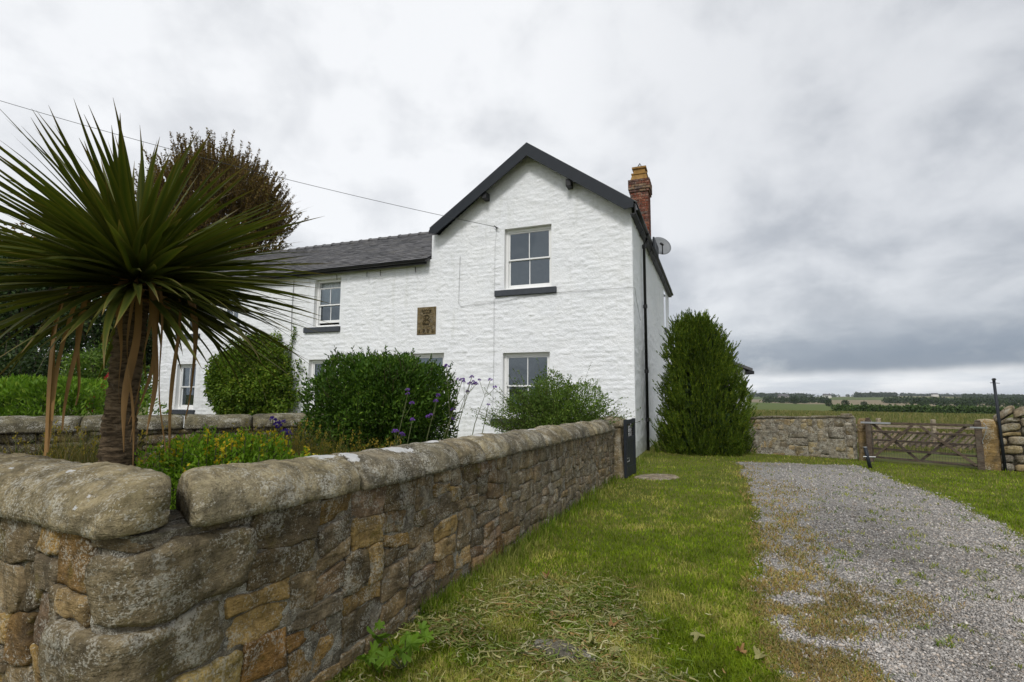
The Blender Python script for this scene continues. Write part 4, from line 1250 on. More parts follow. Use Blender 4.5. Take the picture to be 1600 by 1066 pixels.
for (a0, z0, a1, z1, off) in ((.06, .12, .82, .89, .035), (.95, .88, GLn - .1, .08, .035), (.06, .89, .90, .08, -.035), (.90, .08, GLn - .22, .90, -.035)):
    mb = MB(); mb.bar(ffr2(a0, z0, off), ffr2(a1, z1, off), .055, .03, (gw_[0], gw_[1], 0), .003); mb.build('brace', M['wood'], fg, color=np.array(BR) * random.uniform(.85, 1.2))
mesh = MB()
for a in np.arange(.05, GLn - .08, .05): mesh.tube([ffr2(a, .06, .024), ffr2(a, .72, .024)], .0022, 3, False)
for z in np.arange(.07, .73, .05): mesh.tube([ffr2(.04, z, .024), ffr2(GLn - .08, z, .024)], .0022, 3, False)
mesh.build('wire_mesh', M['wire'], fg, stuff=True)
mb = MB(); mb.bar(ffr2(-.16, .915, .065), ffr2(.42, .915, .065), .012, .04, (0, 0, 1), .002); mb.build('hinge_strap', M['steel'], fg)
mb = MB(); mb.bar(ffr2(GLn - .16, .885, .07), ffr2(GLn + .12, .885, .07), .01, .03, (0, 0, 1), .002); mb.tube([ffr2(GLn + .06, .99, .09), ffr2(GLn + .10, .94, .09), ffr2(GLn + .09, .80, .09), ffr2(GLn + .02, .60, .075), ffr2(GLn + .03, .55, .075)], .007, 5)
mb.build('latch', M['steel'], fg)

mb = MB(); sp = thing('marker_post', 'short dark metal post leaning in front of the left end of the wooden gate', 'post', (7.66, 11.22, 0))
mb.tube([(7.72, 11.22, -.02), (7.66, 11.26, .44)], .037, 10); mb.build('shaft', M['charcoal'], sp, smooth=True)
mb = MB(); mb.tube([(7.66, 11.26, .43), (7.659, 11.262, .45)], .040, 10); mb.tube([(7.60, 11.25, .24), (7.82, 11.18, .24)], .010, 6); mb.build('bolt', M['steel'], sp)
pole = thing('metal_pole', 'tall thin black pole leaning beside the right stone gatepost', 'pole', (10.36, 10.95, 0))
ptop = np.array([10.29, 10.95, 1.93])
mb = MB(); mb.tube([(10.36, 10.95, -.02), ptop], [.030, .026], 8); mb.build('shaft', M['charcoal'], pole, smooth=True)
mb = MB(); mb.tube([ptop + (-.08, 0, -.09), ptop + (.11, -.01, -.10)], .007, 5); mb.tube([ptop + (-.03, -.05, -.02), ptop + (.03, .04, -.02)], .03, 6); mb.build('crosspiece', M['black'], pole)

# right-hand dry-stone wall
rw = thing('drystone_wall', 'dry stone wall of coursed blocks topped with tilted boulders, at the right edge behind the black pole', 'stone wall', (10.9, 10.5, 0))
PG = Path([(10.42, 11.12), (11.75, 9.35)])
hbr = lambda s: np.interp(s, [0, .2, .7, 2.3], [1.0, 1.10, 1.16, 1.20])
rects = pack(int(PG.a[-1] / .075), 12, 2, 5, 1, 2)
rfr = lambda s, v, w: PG.xyz(s, -.04 + (hbr(s) + .04) * (v + .012 * vnoise(np.stack([s * 2, v * 3, 0 * s], -1))), w)
for k, (c, r, w, h) in enumerate(rects):
    P, F = stone_mesh(rfr, c * .075, (c + w) * .075, r / 12, (r + h) / 12, 6, 5, joint=.008, bulge=.018, seed=900 + k * 2.9, proud=random.uniform(-.01, .015), rnd=.3)
    part('stone', P, F, M['fstone'], rw, smooth=True, color=np.array(pick(FPAL)) * 1.05)
core_sheet('wall_core', PG, 0, PG.a[-1], hbr, M['darkmortar'], rw, step=.06, depth=-.05)
s = -.05; k = 0
while s < 2.0:
    l = random.uniform(.26, .42)
    V, F = coping_mesh(PG, s, s + l - .015, lambda q, s=s: hbr(q) - .02 + (q - s) * .35, seed=300 + k * 5, rise=.20 + random.uniform(-.04, .05), width=.42, ns=9, endr=.10, rough=.02)
    part('boulder', V, F, M['fstone'], rw, smooth=True, color=np.array((.25, .205, .14)) * random.uniform(.8, 1.15))
    s += l; k += 1

# hurdle of diagonal slats and rail fence behind the gate
hd = thing('slatted_hurdle', 'low hurdle of pale diagonal wooden slats behind the wooden field gate', 'fence', (10.2, 13.4, 0))
H0, H1 = np.array([9.05, 14.2]), np.array([11.55, 12.55])
hv = (H1 - H0); HL = np.hypot(*hv); hv /= HL
hfr = lambda a, z, w=0.0: (H0[0] + hv[0] * a - hv[1] * w, H0[1] + hv[1] * a + hv[0] * w, z)
for k in range(21):
    a = .02 + k * (HL - .4) / 20
    mb = MB(); mb.bar(hfr(a, .26 + random.uniform(-.02, .02)), hfr(a + .34, .66 + random.uniform(-.02, .02)), .055, .02, (hv[1], -hv[0], 0), .003)
    mb.build('slat', M['wood'], hd, color=np.array(random.choice([(.30, .24, .17), (.24, .20, .15), (.35, .30, .22), (.17, .14, .11)])))
for z in (.32, .60):
    mb = MB(); mb.bar(hfr(0, z, .04), hfr(HL, z, .04), .03, .05, (0, 0, 1), .003); mb.build('rail', M['wood'], hd, color=(.12, .10, .08))
rf = thing('paddock_fence', 'post and rail fence with pale posts standing in the field beyond the gate', 'fence', (11.8, 16, 0))
q0, q1 = np.array([9.3, 17.8]), np.array([15.2, 14.4])
qv = (q1 - q0) / 5
for k in range(6):
    p = q0 + qv * k
    mb = MB(); mb.box(lambda a, b_, c: np.array([p[0] + a, p[1] + b_, c]), -.05, .05, -.05, .05, -.05, .86, .008); mb.build('post', M['wood'], rf, color=(.33, .29, .22))
mb = MB(); mb.bar((q0[0], q0[1], .62), (q1[0], q1[1], .62), .04, .07, (0, 0, 1), .004); mb.build('rail', M['wood'], rf, color=(.26, .22, .17))

# ------------------------------------------------------------------ foliage helpers
def unit(a): return a / np.maximum(np.linalg.norm(a, axis=-1, keepdims=True), 1e-9)


def rdir(n): return unit(rng.normal(size=(n, 3)))


def leaves(P, D, L, Wd, fold=.25):
    """pointed leaves at P along D: two folded triangles each"""
    n = len(P)
    L = np.broadcast_to(L, (n,))[:, None]; Wd = np.broadcast_to(Wd, (n,))[:, None]
    D = unit(D)
    X = unit(np.cross(D, rdir(n))); N = np.cross(X, D)
    mid = P + D * L * .45
    V = np.stack([P, mid + X * Wd / 2 + N * Wd * fold, P + D * L, mid - X * Wd / 2 + N * Wd * fold], 1).reshape(-1, 3)
    k = np.arange(n)[:, None] * 4
    return V, np.concatenate([k + [0, 1, 2], k + [0, 2, 3]], 0).reshape(2, n, 3).transpose(1, 0, 2).reshape(-1, 3)


def join(lst):
    V = []; F = []; o = 0
    for v, f in lst:
        V.append(v); F.append(f + o); o += len(v)
    return np.concatenate(V), np.concatenate(F)


def blades(P, H, Wd, lean, col, droop=.35, tipc=None):
    """grass blades: 5 points, 3 triangles; lean = sideways lean vectors"""
    n = len(P)
    H = np.broadcast_to(H, (n,))[:, None]; Wd = np.broadcast_to(Wd, (n,))[:, None]
    a = rng.uniform(0, 2 * np.pi, n)
    X = np.stack([np.cos(a), np.sin(a), 0 * a], -1)
    up = np.array([0, 0, 1.0])
    m_ = P + (up * .6 + lean * .45) * H
    t_ = P + (up * (1 - droop * np.linalg.norm(lean, axis=1, keepdims=True)) + lean * 1.15) * H
    V = np.stack([P - X * Wd / 2, P + X * Wd / 2, m_ - X * Wd * .38, m_ + X * Wd * .38, t_], 1).reshape(-1, 3)
    k = np.arange(n)[:, None] * 5
    F = np.stack([k + [0, 1, 3], k + [0, 3, 2], k + [2, 3, 4]], 1).reshape(-1, 3)
    C = np.repeat(col[:, None, :], 5, 1).copy()
    if tipc is not None: C[:, 4] = tipc; C[:, 2:4] = C[:, 2:4] * .6 + tipc[:, None] * .4
    return V, F, C.reshape(-1, 3)


def shell(n, centre, half, power=2.4, lump=.14, depth=.30, seed=0.0, zmin=-9, freq=2.2):
    """points scattered in the outer part of a lumpy rounded body, with outward directions"""
    d = rdir(n)
    q = np.sum(np.abs(d / np.array(half)) ** power, 1) ** (-1 / power)
    k = 1 + lump * fbm(d * freq + seed, 3) * 1.8
    u = 1 - depth * rng.random(n) ** 1.8
    P = np.array(centre) + d * (q * k * u)[:, None]
    ok = P[:, 2] > zmin
    nrm = unit(d / np.array(half) ** 1.2)
    return P[ok], nrm[ok]


def limbs(mb, base, centre, half, n, r0):
    for i in range(n):
        d = rdir(1)[0]; d[2] = abs(d[2]) * .9 + .1
        e = np.array(centre) + d * np.array(half) * .82
        s = np.array(base) + rdir(1)[0] * .04
        mdl = s * .5 + e * .5 + rdir(1)[0] * .12 * np.linalg.norm(e - s) - np.array([0, 0, .05])
        mb.tube([s, s * .7 + mdl * .3, mdl, mdl * .45 + e * .55, e], [r0, r0 * .8, r0 * .55, r0 * .35, r0 * .12], 5, False)


UP = np.array([0, 0, 1.0])

# ------------------------------------------------------------------ raised garden bed
gx = np.arange(-9.5, 2.0, .12); gy = np.arange(2.0, 12.2, .12)
X, Y = np.meshgrid(gx, gy)
Zs = np.interp(Y, [2, 4, 7, 9.5, 12], [.80, .78, .45, .15, .03]) + .05 * fbm(np.stack([X * 1.5, Y * 1.5, 0 * X], -1), 3)
wr_ = (X - K[0]) * .922 - (Y - K[1]) * .386            # signed distance outside the right wall
wl_ = (X - K[0]) * -.465 + (Y - K[1]) * -.886
ok = (wr_ < -.15) & (wl_ < -.15)
nx = len(gx); i = np.arange(len(gy) - 1)[:, None] * nx + np.arange(nx - 1)[None, :]
kk = ok[:-1, :-1] & ok[1:, 1:] & ok[:-1, 1:] & ok[1:, :-1]
i = i[kk]; F = np.stack([i, i + 1, i + 1 + nx, i + nx], -1)
Vv = np.stack([X, Y, Zs], -1).reshape(-1, 3); used = np.unique(F); rm = np.full(len(Vv), -1); rm[used] = np.arange(len(used))
top('garden_soil', Vv[used], rm[F], M['soil'], kind='structure', smooth=True)

# ------------------------------------------------------------------ cordyline palm
PX, PY = -2.36, 3.12
palm = thing('cordyline_palm', 'spiky cordyline palm with thick ringed trunk and brown hanging dead leaves, behind the front wall', 'palm tree', (PX, PY, .7))
n = 36; nz = 150; V = []
th = np.linspace(0, 2 * np.pi, n, endpoint=False)
for j in range(nz + 1):
    z = .62 + (2.26 - .62) * j / nz
    r = np.interp(z, [.6, .85, 1.1, 1.5, 2.0, 2.16, 2.26], [.130, .110, .092, .079, .074, .092, .07])
    q = np.stack([np.cos(th) * 2.6, np.sin(th) * 2.6, 0 * th + z * 22], -1)
    d = .010 * fbm(q, 3) + .0035 * np.sin(z * 190 + 5 * vnoise(q * .6)) + .009 * vnoise(np.stack([np.cos(th) * 8, np.sin(th) * 8, 0 * th + z * 60], -1))
    lean = .035 * (z - .85) / 1.4 + .010 * math.sin(z * 3.0)
    V.append(np.stack([PX + lean + np.cos(th) * (r + d), PY + np.sin(th) * (r + d), 0 * th + z], -1))
V = np.concatenate(V)
i = (np.arange(nz)[:, None] * n + np.arange(n)[None, :]); k2 = (np.arange(nz)[:, None] * n + ((np.arange(n) + 1) % n)[None, :])
F = np.stack([i.ravel(), k2.ravel(), (k2 + n).ravel(), (i + n).ravel()], -1)
m, nb, out = newmat('cordyline_bark')
g = nb.n('ShaderNodeNewGeometry').outputs['Position']
st = nb.n('ShaderNodeVectorMath', _operation='MULTIPLY', i0=g, i1=(7, 7, 34)).outputs[0]
n1 = nb.noise(st, 1.6, 6, .65, .6); n2 = nb.noise(g, 30, 5, .65)
c = nb.mix(nb.ss(n1, .32, .68), (.048, .035, .022), (.20, .145, .088))
c = nb.mix(nb.m('MULTIPLY', nb.ss(n2, .55, .72), .5), c, (.20, .17, .12))
pbsdf(nb, out, c, .95, .1, nb.m('ADD', n1, n2), .9, .02)
M['pbark'] = m
part('trunk', V, F, M['pbark'], palm, smooth=True)
PX += .034
stub = MB()
for k in range(70):
    a = random.uniform(0, 6.283); z = random.uniform(2.02, 2.22); e = random.uniform(-.5, .6)
    p = np.array([PX + .095 * math.cos(a), PY + .095 * math.sin(a), z]); d = np.array([math.cos(a), math.sin(a), e])
    stub.bar(p, p + d * random.uniform(.04, .10), .04, .006, (0, 0, 1))
stub.build('leaf_base', M['deadleaf'], palm, stuff=True)


def strap(L, w, bend, curl=0.0, ns=16, green=True, v=0):
    V = []; C = []
    x = z = 0.0; a = 0.0
    r = random.Random(v)
    tone = r.uniform(.75, 1.25)
    for j in range(ns + 1):
        u = j / ns
        wd = w * (min(1, .42 + u * 2.6) if u < .3 else 1) * (1 - max(0, (u - .38) / .62) ** 1.5)
        wd = max(wd, .0012)
        vee = .30 * wd * (1 - u * .5)
        side = curl * math.sin(u * 2.5)
        V += [(x, side - wd / 2, z + vee), (x, side, z - .0), (x, side + wd / 2, z + vee)]
        e = np.array((.105, .105, .018)) * tone; k = np.array((.052, .074, .013)) * tone
        if u > .80: e = e * .5 + np.array((.20, .13, .05)) * .5
        if u > .93: k = np.array((.17, .11, .045))
        C += [e, k, e]
        a = -bend * (u ** 1.4)
        x += L / ns * math.cos(a); z += L / ns * math.sin(a)
    F = [q for j in range(ns) for q in ((3 * j, 3 * j + 3, 3 * j + 4, 3 * j + 1), (3 * j + 1, 3 * j + 4, 3 * j + 5, 3 * j + 2))]
    return mesh_from('leaf', V, F, M['palm'], True, np.array(C))


protos = {}
for b_ in range(8):
    protos[b_] = [strap(random.uniform(.92, 1.18), random.uniform(.038, .054), [.05, .14, .28, .45, .65, .9, 1.2, 1.6][b_], random.uniform(-.05, .05), v=b_ * 10 + q) for q in range(3)]
ga_ = math.pi * (3 - 5 ** .5)
NLEAF = 285
for k in range(NLEAF):
    u = (k + .5) / NLEAF
    th_ = R(4 + 106 * u ** .56) + random.gauss(0, .13)           # angle from straight up
    phi = k * ga_ + random.uniform(-.4, .4)
    el_ = math.pi / 2 - th_
    bi = int(np.clip(round(random.gauss(0.4 + 2.4 * max(0, math.sin(th_)) * (u ** 1.2), .95)), 0, 7))
    if u > .90 and random.random() < .30: bi = min(7, bi + 3)
    base = np.array([PX + .05 * math.cos(phi) * math.sin(th_), PY + .05 * math.sin(phi) * math.sin(th_), 2.30 - .17 * u])
    s = random.uniform(.86, 1.05) * (.74 + .29 * max(0, math.sin(th_)) ** 1.5)
    inst('leaf', random.choice(protos[bi]), palm, base, (random.uniform(-.5, .5), -el_, phi), (s, s, s))
eb = MB()
for k in range(120):
    u = random.uniform(.35, 1.0)
    th_ = R(36 + 78 * u ** .9) + random.gauss(0, .1); phi = random.uniform(0, 6.283); el_ = math.pi / 2 - th_
    bi = int(np.clip(round(random.gauss(.8 + 1.7 * u, .9)), 0, 7)); me_ = random.choice(protos[bi])
    mt = Matrix.Translation((PX + .06 * math.cos(phi), PY + .06 * math.sin(phi), 2.27 - .15 * u)) @ Matrix.Rotation(phi, 4, 'Z') @ Matrix.Rotation(-el_, 4, 'Y') @ Matrix.Rotation(random.uniform(-.5, .5), 4, 'X') @ Matrix.Scale(random.uniform(.8, 1.0), 4)
    eb.add([mt @ v.co for v in me_.vertices], [tuple(p.vertices) for p in me_.polygons])
ebc = []
for k in range(len(eb.v) // 51):
    tn = random.uniform(.75, 1.25)
    for j in range(17):
        e_ = np.array((.105, .105, .018)) * tn; c_ = np.array((.052, .074, .013)) * tn
        if j > 13: e_ = np.array((.13, .10, .03))
        ebc += [e_, c_, e_]
eb.build('leaf', M['palm'], palm, smooth=True, col=np.array(ebc), stuff=True)
# long brown leaves hanging beside the trunk
for (ax, ay, dn, out_, w, tw) in ((-.46, -.25, .98, .30, .050, .3), (-.36, -.30, 1.12, .30, .055, -.2), (-.30, -.12, .86, .22, .04, .6), (.16, -.22, .98, .10, .060, .1), (.20, -.16, .92, .16, .05, .5), (.30, -.10, .98, .24, .055, -.4),
                                  (.34, .05, .80, .27, .05, .8), (-.5, .10, .72, .34, .045, .2), (.13, -.26, .70, .08, .045, -.5), (.26, .12, 1.05, .18, .04, .3), (.22, -.24, .82, .11, .05, .7), (.25, -.20, 1.08, .13, .045, -.7), (.30, -.16, .88, .20, .05, .2), (-.28, -.28, .80, .26, .045, .5), (-.16, .25, .9, .2, .05, 0)):
    L = math.hypot(ax, ay); d = np.array([ax / L, ay / L, 0]); sd_ = np.array([-d[1], d[0], 0])
    V = []; ns = 16
    for j in range(ns + 1):
        u = j / ns
        hx = out_ * (1 - (1 - min(1, u * 2.4)) ** 2) * .85 + .07 + out_ * .12 * u + .02 * math.sin(u * 5 + out_ * 40)
        p = np.array([PX, PY, 2.14]) + d * hx + UP * (.10 * math.sin(min(1, u * 2.6) * math.pi) - dn * max(0, u - .16) ** 1.05 * 1.2) + sd_ * (.09 * tw * math.sin(u * 3.4) + .015 * math.sin(u * 9 + dn * 30))
        wd = w * 1.05 * (1 - max(0, (u - .3) / .7) ** 1.5) * (.75 + .25 * math.sin(u * 7 + dn * 9)) + .003
        a = tw * u * 3.6
        x = sd_ * math.cos(a) + d * math.sin(a)
        V += [p - x * wd / 2, p + d * .008, p + x * wd / 2]
    F = [q for j in range(ns) for q in ((3 * j, 3 * j + 3, 3 * j + 4, 3 * j + 1), (3 * j + 1, 3 * j + 4, 3 * j + 5, 3 * j + 2))]
    part('dead_leaf', V, F, M['deadleaf'], palm, smooth=True)

# ------------------------------------------------------------------ clipped hedge, feathery shrub, climber
hb_ = thing('clipped_bush', 'dense dark green clipped bush behind the garden wall, below the plaque', 'bush', (-1.95, 7.75, .4))
CB, HB = (-1.93, 7.75, 1.20), (1.04, .85, .85)
P, N = shell(34000, CB, HB, 3.0, .12, .5, 3, .25, 3.4)
P[:, 0] -= np.clip(1.3 - P[:, 2], 0, 1) * .22 * (P[:, 0] > CB[0])
D = unit(N * .55 + rdir(len(P)) * .7 + UP * .45)
lst = [leaves(P, D, rng.uniform(.05, .085, len(P)), rng.uniform(.022, .034, len(P)))]
tw = MB()
for k in range(420):                                    # young shoots standing proud of the surface
    d = rdir(1)[0]; d[2] = abs(d[2]) if random.random() < .8 else d[2]
    p, nr_ = shell(1, CB, HB, 3.0, .12, .02, 3, -9, 3.4)
    p, nr_ = p[0], nr_[0]
    if p[2] < .6: continue
    p[0] -= max(0, 1.3 - p[2]) * .22 * (p[0] > CB[0])
    d = unit(nr_ * .7 + UP * .75 + rdir(1)[0] * .4); L = random.uniform(.06, .19)
    tw.tube([p - d * .06, p + d * L], .003, 3, False)
    m_ = int(L / .014)
    q = p + d * np.linspace(0, L, m_)[:, None]
    lst.append(leaves(q, unit(d * .9 + rdir(m_) * .8), rng.uniform(.035, .06, m_), .021))
limbs(tw, (-1.95, 7.75, .3), CB, (.8, .6, .6), 40, .03)
P, N = shell(5000, CB, np.array(HB) * .68, 3, .1, .8, 8, .2); lst.append(leaves(P, rdir(len(P)), .12, .07))
V, F = join(lst); part('foliage', V, F, M['hedge'], hb_)
tw.build('branches', M['twig'], hb_)

sh = thing('feathery_shrub', 'loose feathery green shrub with fine arching twigs, in front of the lower gable window', 'bush', (.82, 10.1, .1))
lst = []; tw = MB()
for k in range(520):
    a = random.uniform(0, 6.283); e = random.uniform(.02, 1.0) ** .8
    d0 = np.array([math.cos(a) * e, math.sin(a) * e * .8, random.uniform(.5, 1.0) * (1.15 - .55 * e)])
    L = random.uniform(1.0, 1.78) * (1.10 - .25 * abs(e - .5))
    s = np.array([.82, 10.1, .35]) + np.array([math.cos(a), math.sin(a), 0]) * .12
    e_ = s + d0 * L
    mid_ = (s + e_) / 2 + np.array([0, 0, .10 * L]) * e
    t = np.linspace(0, 1, 9)[:, None]
    pts = (1 - t) ** 2 * s + 2 * t * (1 - t) * mid_ + t * t * e_ + .02 * rng.normal(size=(9, 3)) * t
    tw.tube(pts, [.006 * (1 - .75 * x) for x in t[:, 0]], 3, False)
    m_ = int(30 * L)
    tt = rng.uniform(.30, 1.0, m_); idx = tt * 8; i0 = np.minimum(idx.astype(int), 7); f = (idx - i0)[:, None]
    q = pts[i0] * (1 - f) + pts[i0 + 1] * f
    dirs = unit(pts[np.minimum(i0 + 1, 8)] - pts[i0])
    lst.append(leaves(q + rng.normal(size=(m_, 3)) * .012 * (1.3 - tt[:, None]), unit(dirs * .8 + rdir(m_) * .9), rng.uniform(.028, .052, m_), rng.uniform(.013, .022, m_)))
P, N = shell(26000, (.88, 10.1, 1.02), (1.02, .7, .74), 2.8, .30, .6, 12, .2, 3)
lst.append(leaves(P, unit(N * .4 + rdir(len(P)) + UP * .5), rng.uniform(.04, .06, len(P)), .022))
V, F = join(lst); part('foliage', V, F, M['shrub'], sh); tw.build('branches', M['twig'], sh)

cl_ = thing('climbing_shrub', 'large leafy climber trained against the white wing wall between two windows', 'climber', hw(12.9, -.3, 0))
def climb(T, Z, W_): return hwa(T, -W_, Z)
lst = []
nL = 38000
d = rdir(nL); d[:, 1] = np.abs(d[:, 1])
qk = 1 + .27 * fbm(d * 2.6 + 4, 4, .6) * 1.6
u = 1 - .55 * rng.random(nL) ** 1.4
sh_ = np.where(d[:, 2] > 0, 1.72, 1.75)
T = 12.5 + d[:, 0] * 1.74 * qk * u - .25 * np.clip(d[:, 2], 0, 1) * d[:, 0]; Z = 1.62 + d[:, 2] * sh_ * qk * u; Wd = .05 + d[:, 1] * 1.15 * qk * u
P = climb(T, Z, Wd); okk = Z > .05
N = unit(d[:, 0:1] * EV - d[:, 1:2] * DV + d[:, 2:3] * UP)
P, N = P[okk], N[okk]
lst.append(leaves(P, unit(N * .7 + rdir(len(P)) * .8 - UP * .15), rng.uniform(.07, .12, len(P)), rng.uniform(.05, .08, len(P))))
for k in range(150):
    t = random.uniform(10.8, 14.2); z0 = 1.6 + 1.65 * math.sqrt(max(0, 1 - ((t - 12.5) / 1.85) ** 2)); L = random.uniform(.15, .45)
    m_ = 9; zz = np.linspace(z0 - .2, z0 + L * .5, m_); q = climb(t + np.linspace(0, random.uniform(-.3, .3), m_), zz, .3 + np.linspace(0, random.uniform(-.1, .3), m_))
    lst.append(leaves(q, rdir(m_) + UP * .2, .07, .045))
m_ = 190; zz = rng.uniform(2.3, 3.75, m_)
lst.append(leaves(climb(11.12 + .09 * np.sin(zz * 3) + rng.normal(size=m_) * .07 * (4 - zz), zz, rng.uniform(.02, .12, m_)), rdir(m_) - UP * .2, .075, .05))
m_ = 260; zz = rng.uniform(.6, 2.6, m_)
lst.append(leaves(climb(10.75 + rng.normal(size=m_) * .12, zz, rng.uniform(.02, .3, m_)), rdir(m_), .09, .06))
V, F = join(lst); part('foliage', V, F, M['ivy'], cl_)
tw = MB()
for k in range(16):
    t = random.uniform(11.5, 14.2)
    tw.tube([hw(12.6 + random.uniform(-.5, .5), -.08, 0), hw((t + 12.6) / 2, -.15, random.uniform(.8, 1.3)), hw(t, -.2, random.uniform(2, 3))], [.03, .02, .008], 5, False)
tw.tube([hw(11.2, -.03, 1.5), hw(11.15, -.04, 2.6), hw(11.1, -.04, 3.5)], .008, 4, False)
tw.build('branches', M['twig'], cl_)

# ------------------------------------------------------------------ conifer beside the house
CX, CY = 5.26, 14.15
con = thing('conifer', 'broad dark green conifer standing against the right side of the white house', 'conifer', (CX, CY, 0))
prz = np.array([-.1, .3, .9, 1.5, 2.1, 2.6, 3.0, 3.35, 3.7]); prr = np.array([1.06, 1.14, 1.11, 1.00, .84, .70, .54, .36, .05])
NT_ = 4600
z = rng.uniform(0.02, 1, NT_) ** 1.15 * 3.62
a = rng.uniform(0, 2 * np.pi, NT_)
rad = np.interp(z, prz, prr) * (1 + .40 * fbm(np.stack([np.cos(a) * 2.9, np.sin(a) * 2.9, z * 2.3], -1), 4, .6) * 1.7)
dep = 1 - np.where(rng.random(NT_) < .25, .55, .22) * rng.random(NT_) ** 1.3
shift = np.clip((z - 2.2) / 1.5, 0, 1)
base = np.stack([CX - .12 * shift + np.cos(a) * rad * dep, CY + np.sin(a) * rad * dep * .95, z - .12], -1)
Nr = np.stack([np.cos(a), np.sin(a), 0 * a], -1)
# a second leader to the left of the top, a gap between them
m2 = 260; z2 = rng.uniform(2.5, 3.52, m2); a2 = rng.uniform(0, 2 * np.pi, m2); r2 = np.interp(z2, [2.5, 3.1, 3.55], [.42, .26, .02])
base = np.concatenate([base, np.stack([CX - .62 + np.cos(a2) * r2, CY - .2 + np.sin(a2) * r2, z2 - .1], -1)])
Nr = np.concatenate([Nr, np.stack([np.cos(a2), np.sin(a2), 0 * a2], -1)])
nt = len(base)
axis = unit(Nr * rng.uniform(.15, .75, nt)[:, None] + UP * 1.0 + rdir(nt) * .28)
tl = rng.uniform(.16, .46, nt)
NBL = 34
uu = rng.uniform(0, 1, (nt, NBL))
pos = base[:, None, :] + axis[:, None, :] * (uu * tl[:, None])[..., None]
spread = (1 - uu * .75)[..., None]
dirs = unit(axis[:, None, :] * 1.0 + rdir(nt * NBL).reshape(nt, NBL, 3) * .85 * spread)
P = pos.reshape(-1, 3); D = dirs.reshape(-1, 3)
V, F = leaves(P, D, rng.uniform(.045, .095, len(P)), rng.uniform(.013, .021, len(P)), .1)
part('foliage', V, F, M['conifer'], con)
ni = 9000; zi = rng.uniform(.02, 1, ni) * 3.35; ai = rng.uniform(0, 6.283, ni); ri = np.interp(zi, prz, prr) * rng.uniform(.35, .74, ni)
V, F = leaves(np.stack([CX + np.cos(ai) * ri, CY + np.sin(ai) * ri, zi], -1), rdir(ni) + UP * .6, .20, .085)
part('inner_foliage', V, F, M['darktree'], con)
tw = MB(); tw.tube([(CX, CY, -.1), (CX - .05, CY, 1.5), (CX - .1, CY, 3.4)], [.13, .09, .02], 8)
for k in range(60):
    z_ = random.uniform(.2, 3.0); a_ = random.uniform(0, 6.283); r_ = float(np.interp(z_, prz, prr)) * .8
    tw.tube([(CX - .05, CY, z_ - .1), (CX + math.cos(a_) * r_ * .6, CY + math.sin(a_) * r_ * .6, z_ + .05), (CX + math.cos(a_) * r_, CY + math.sin(a_) * r_, z_ + .3)], [.03, .02, .006], 4, False)
tw.build('trunk', M['trunk'], con)

# ------------------------------------------------------------------ bronze tree behind the house and dark trees to the left
BT = np.array([-16.6, 28.0, 10.5]); BRAD = np.array([3.75, 3.9, 4.3])
br = thing('bronze_tree', 'large bronze leaved tree with upright twigs rising behind the left end of the white house', 'tree', (BT[0], BT[1], 0))
lst = []; tw = MB()
tw.tube([(BT[0], BT[1], -.2), (BT[0] + .1, BT[1], 4), (BT[0], BT[1], 8.5)], [.45, .36, .25], 9)
limbs(tw, (BT[0], BT[1], 7.0), BT, BRAD, 40, .16)
for k in range(1700):
    d = rdir(1)[0]; d[2] = d[2] if random.random() < .25 else abs(d[2])
    p = BT + d * BRAD * random.uniform(.50, .92) * (1 + .10 * float(fbm(d * 2.5, 2)))
    dd = unit(d * .8 + UP * random.uniform(.5, 1.3) + rdir(1)[0] * .25); L = random.uniform(.7, 1.7)
    t = np.linspace(0, 1, 4)[:, None]
    pts = p + dd * L * t + (UP * .15 + rdir(1)[0] * .12) * L * t * t
    tw.tube(pts, [.018, .014, .009, .004], 3, False)
    m_ = int(64 * L); tt = rng.random(m_)[:, None]
    q = p + dd * L * tt + UP * .15 * L * tt * tt
    lst.append(leaves(q, unit(dd + rdir(m_) * 1.1), rng.uniform(.08, .14, m_), rng.uniform(.04, .065, m_)))
P, N = shell(9000, BT - np.array([0, 0, .8]), BRAD * .82, 2, .15, .7, 40)
lst.append(leaves(P, unit(N + rdir(len(P)) + UP), rng.uniform(.15, .26, len(P)), .11))
V, F = join(lst); part('crown', V, F, M['bronze'], br); tw.build('trunk', M['twig'], br)


def tree(label, x, y, zc, half, nl, size, mat, seed, group=None, cat='tree', name='tree'):
    o = thing(name, label, cat, (x, y, 0), group)
    tw = MB()
    h = zc - half[2] * .3
    tw.tube([(x, y, -.2), (x + .1, y, h * .5), (x, y, h)], [.035 * zc + .04, .026 * zc + .03, .015 * zc], 8)
    limbs(tw, (x, y, h * .8), (x, y, zc), half, 22, .018 * zc)
    cs_ = []
    for k in range(16):
        d = rdir(1)[0]; d[2] = d[2] * .8 + .15
        c = np.array([x, y, zc]) + d * np.array(half) * .62
        P, N = shell(nl // 16, c, np.array(half) * random.uniform(.34, .52), 2, .25, .5, seed + k)
        cs_.append(leaves(P, unit(N * .5 + rdir(len(P)) + UP * .1), rng.uniform(.7, 1.3, len(P)) * size, rng.uniform(.45, .7, len(P)) * size))
    V, F = join(cs_)
    V[:, 2] = np.maximum(V[:, 2], .05)
    part('crown', V, F, mat, o); tw.build('trunk', M['trunk'], o)
    return o


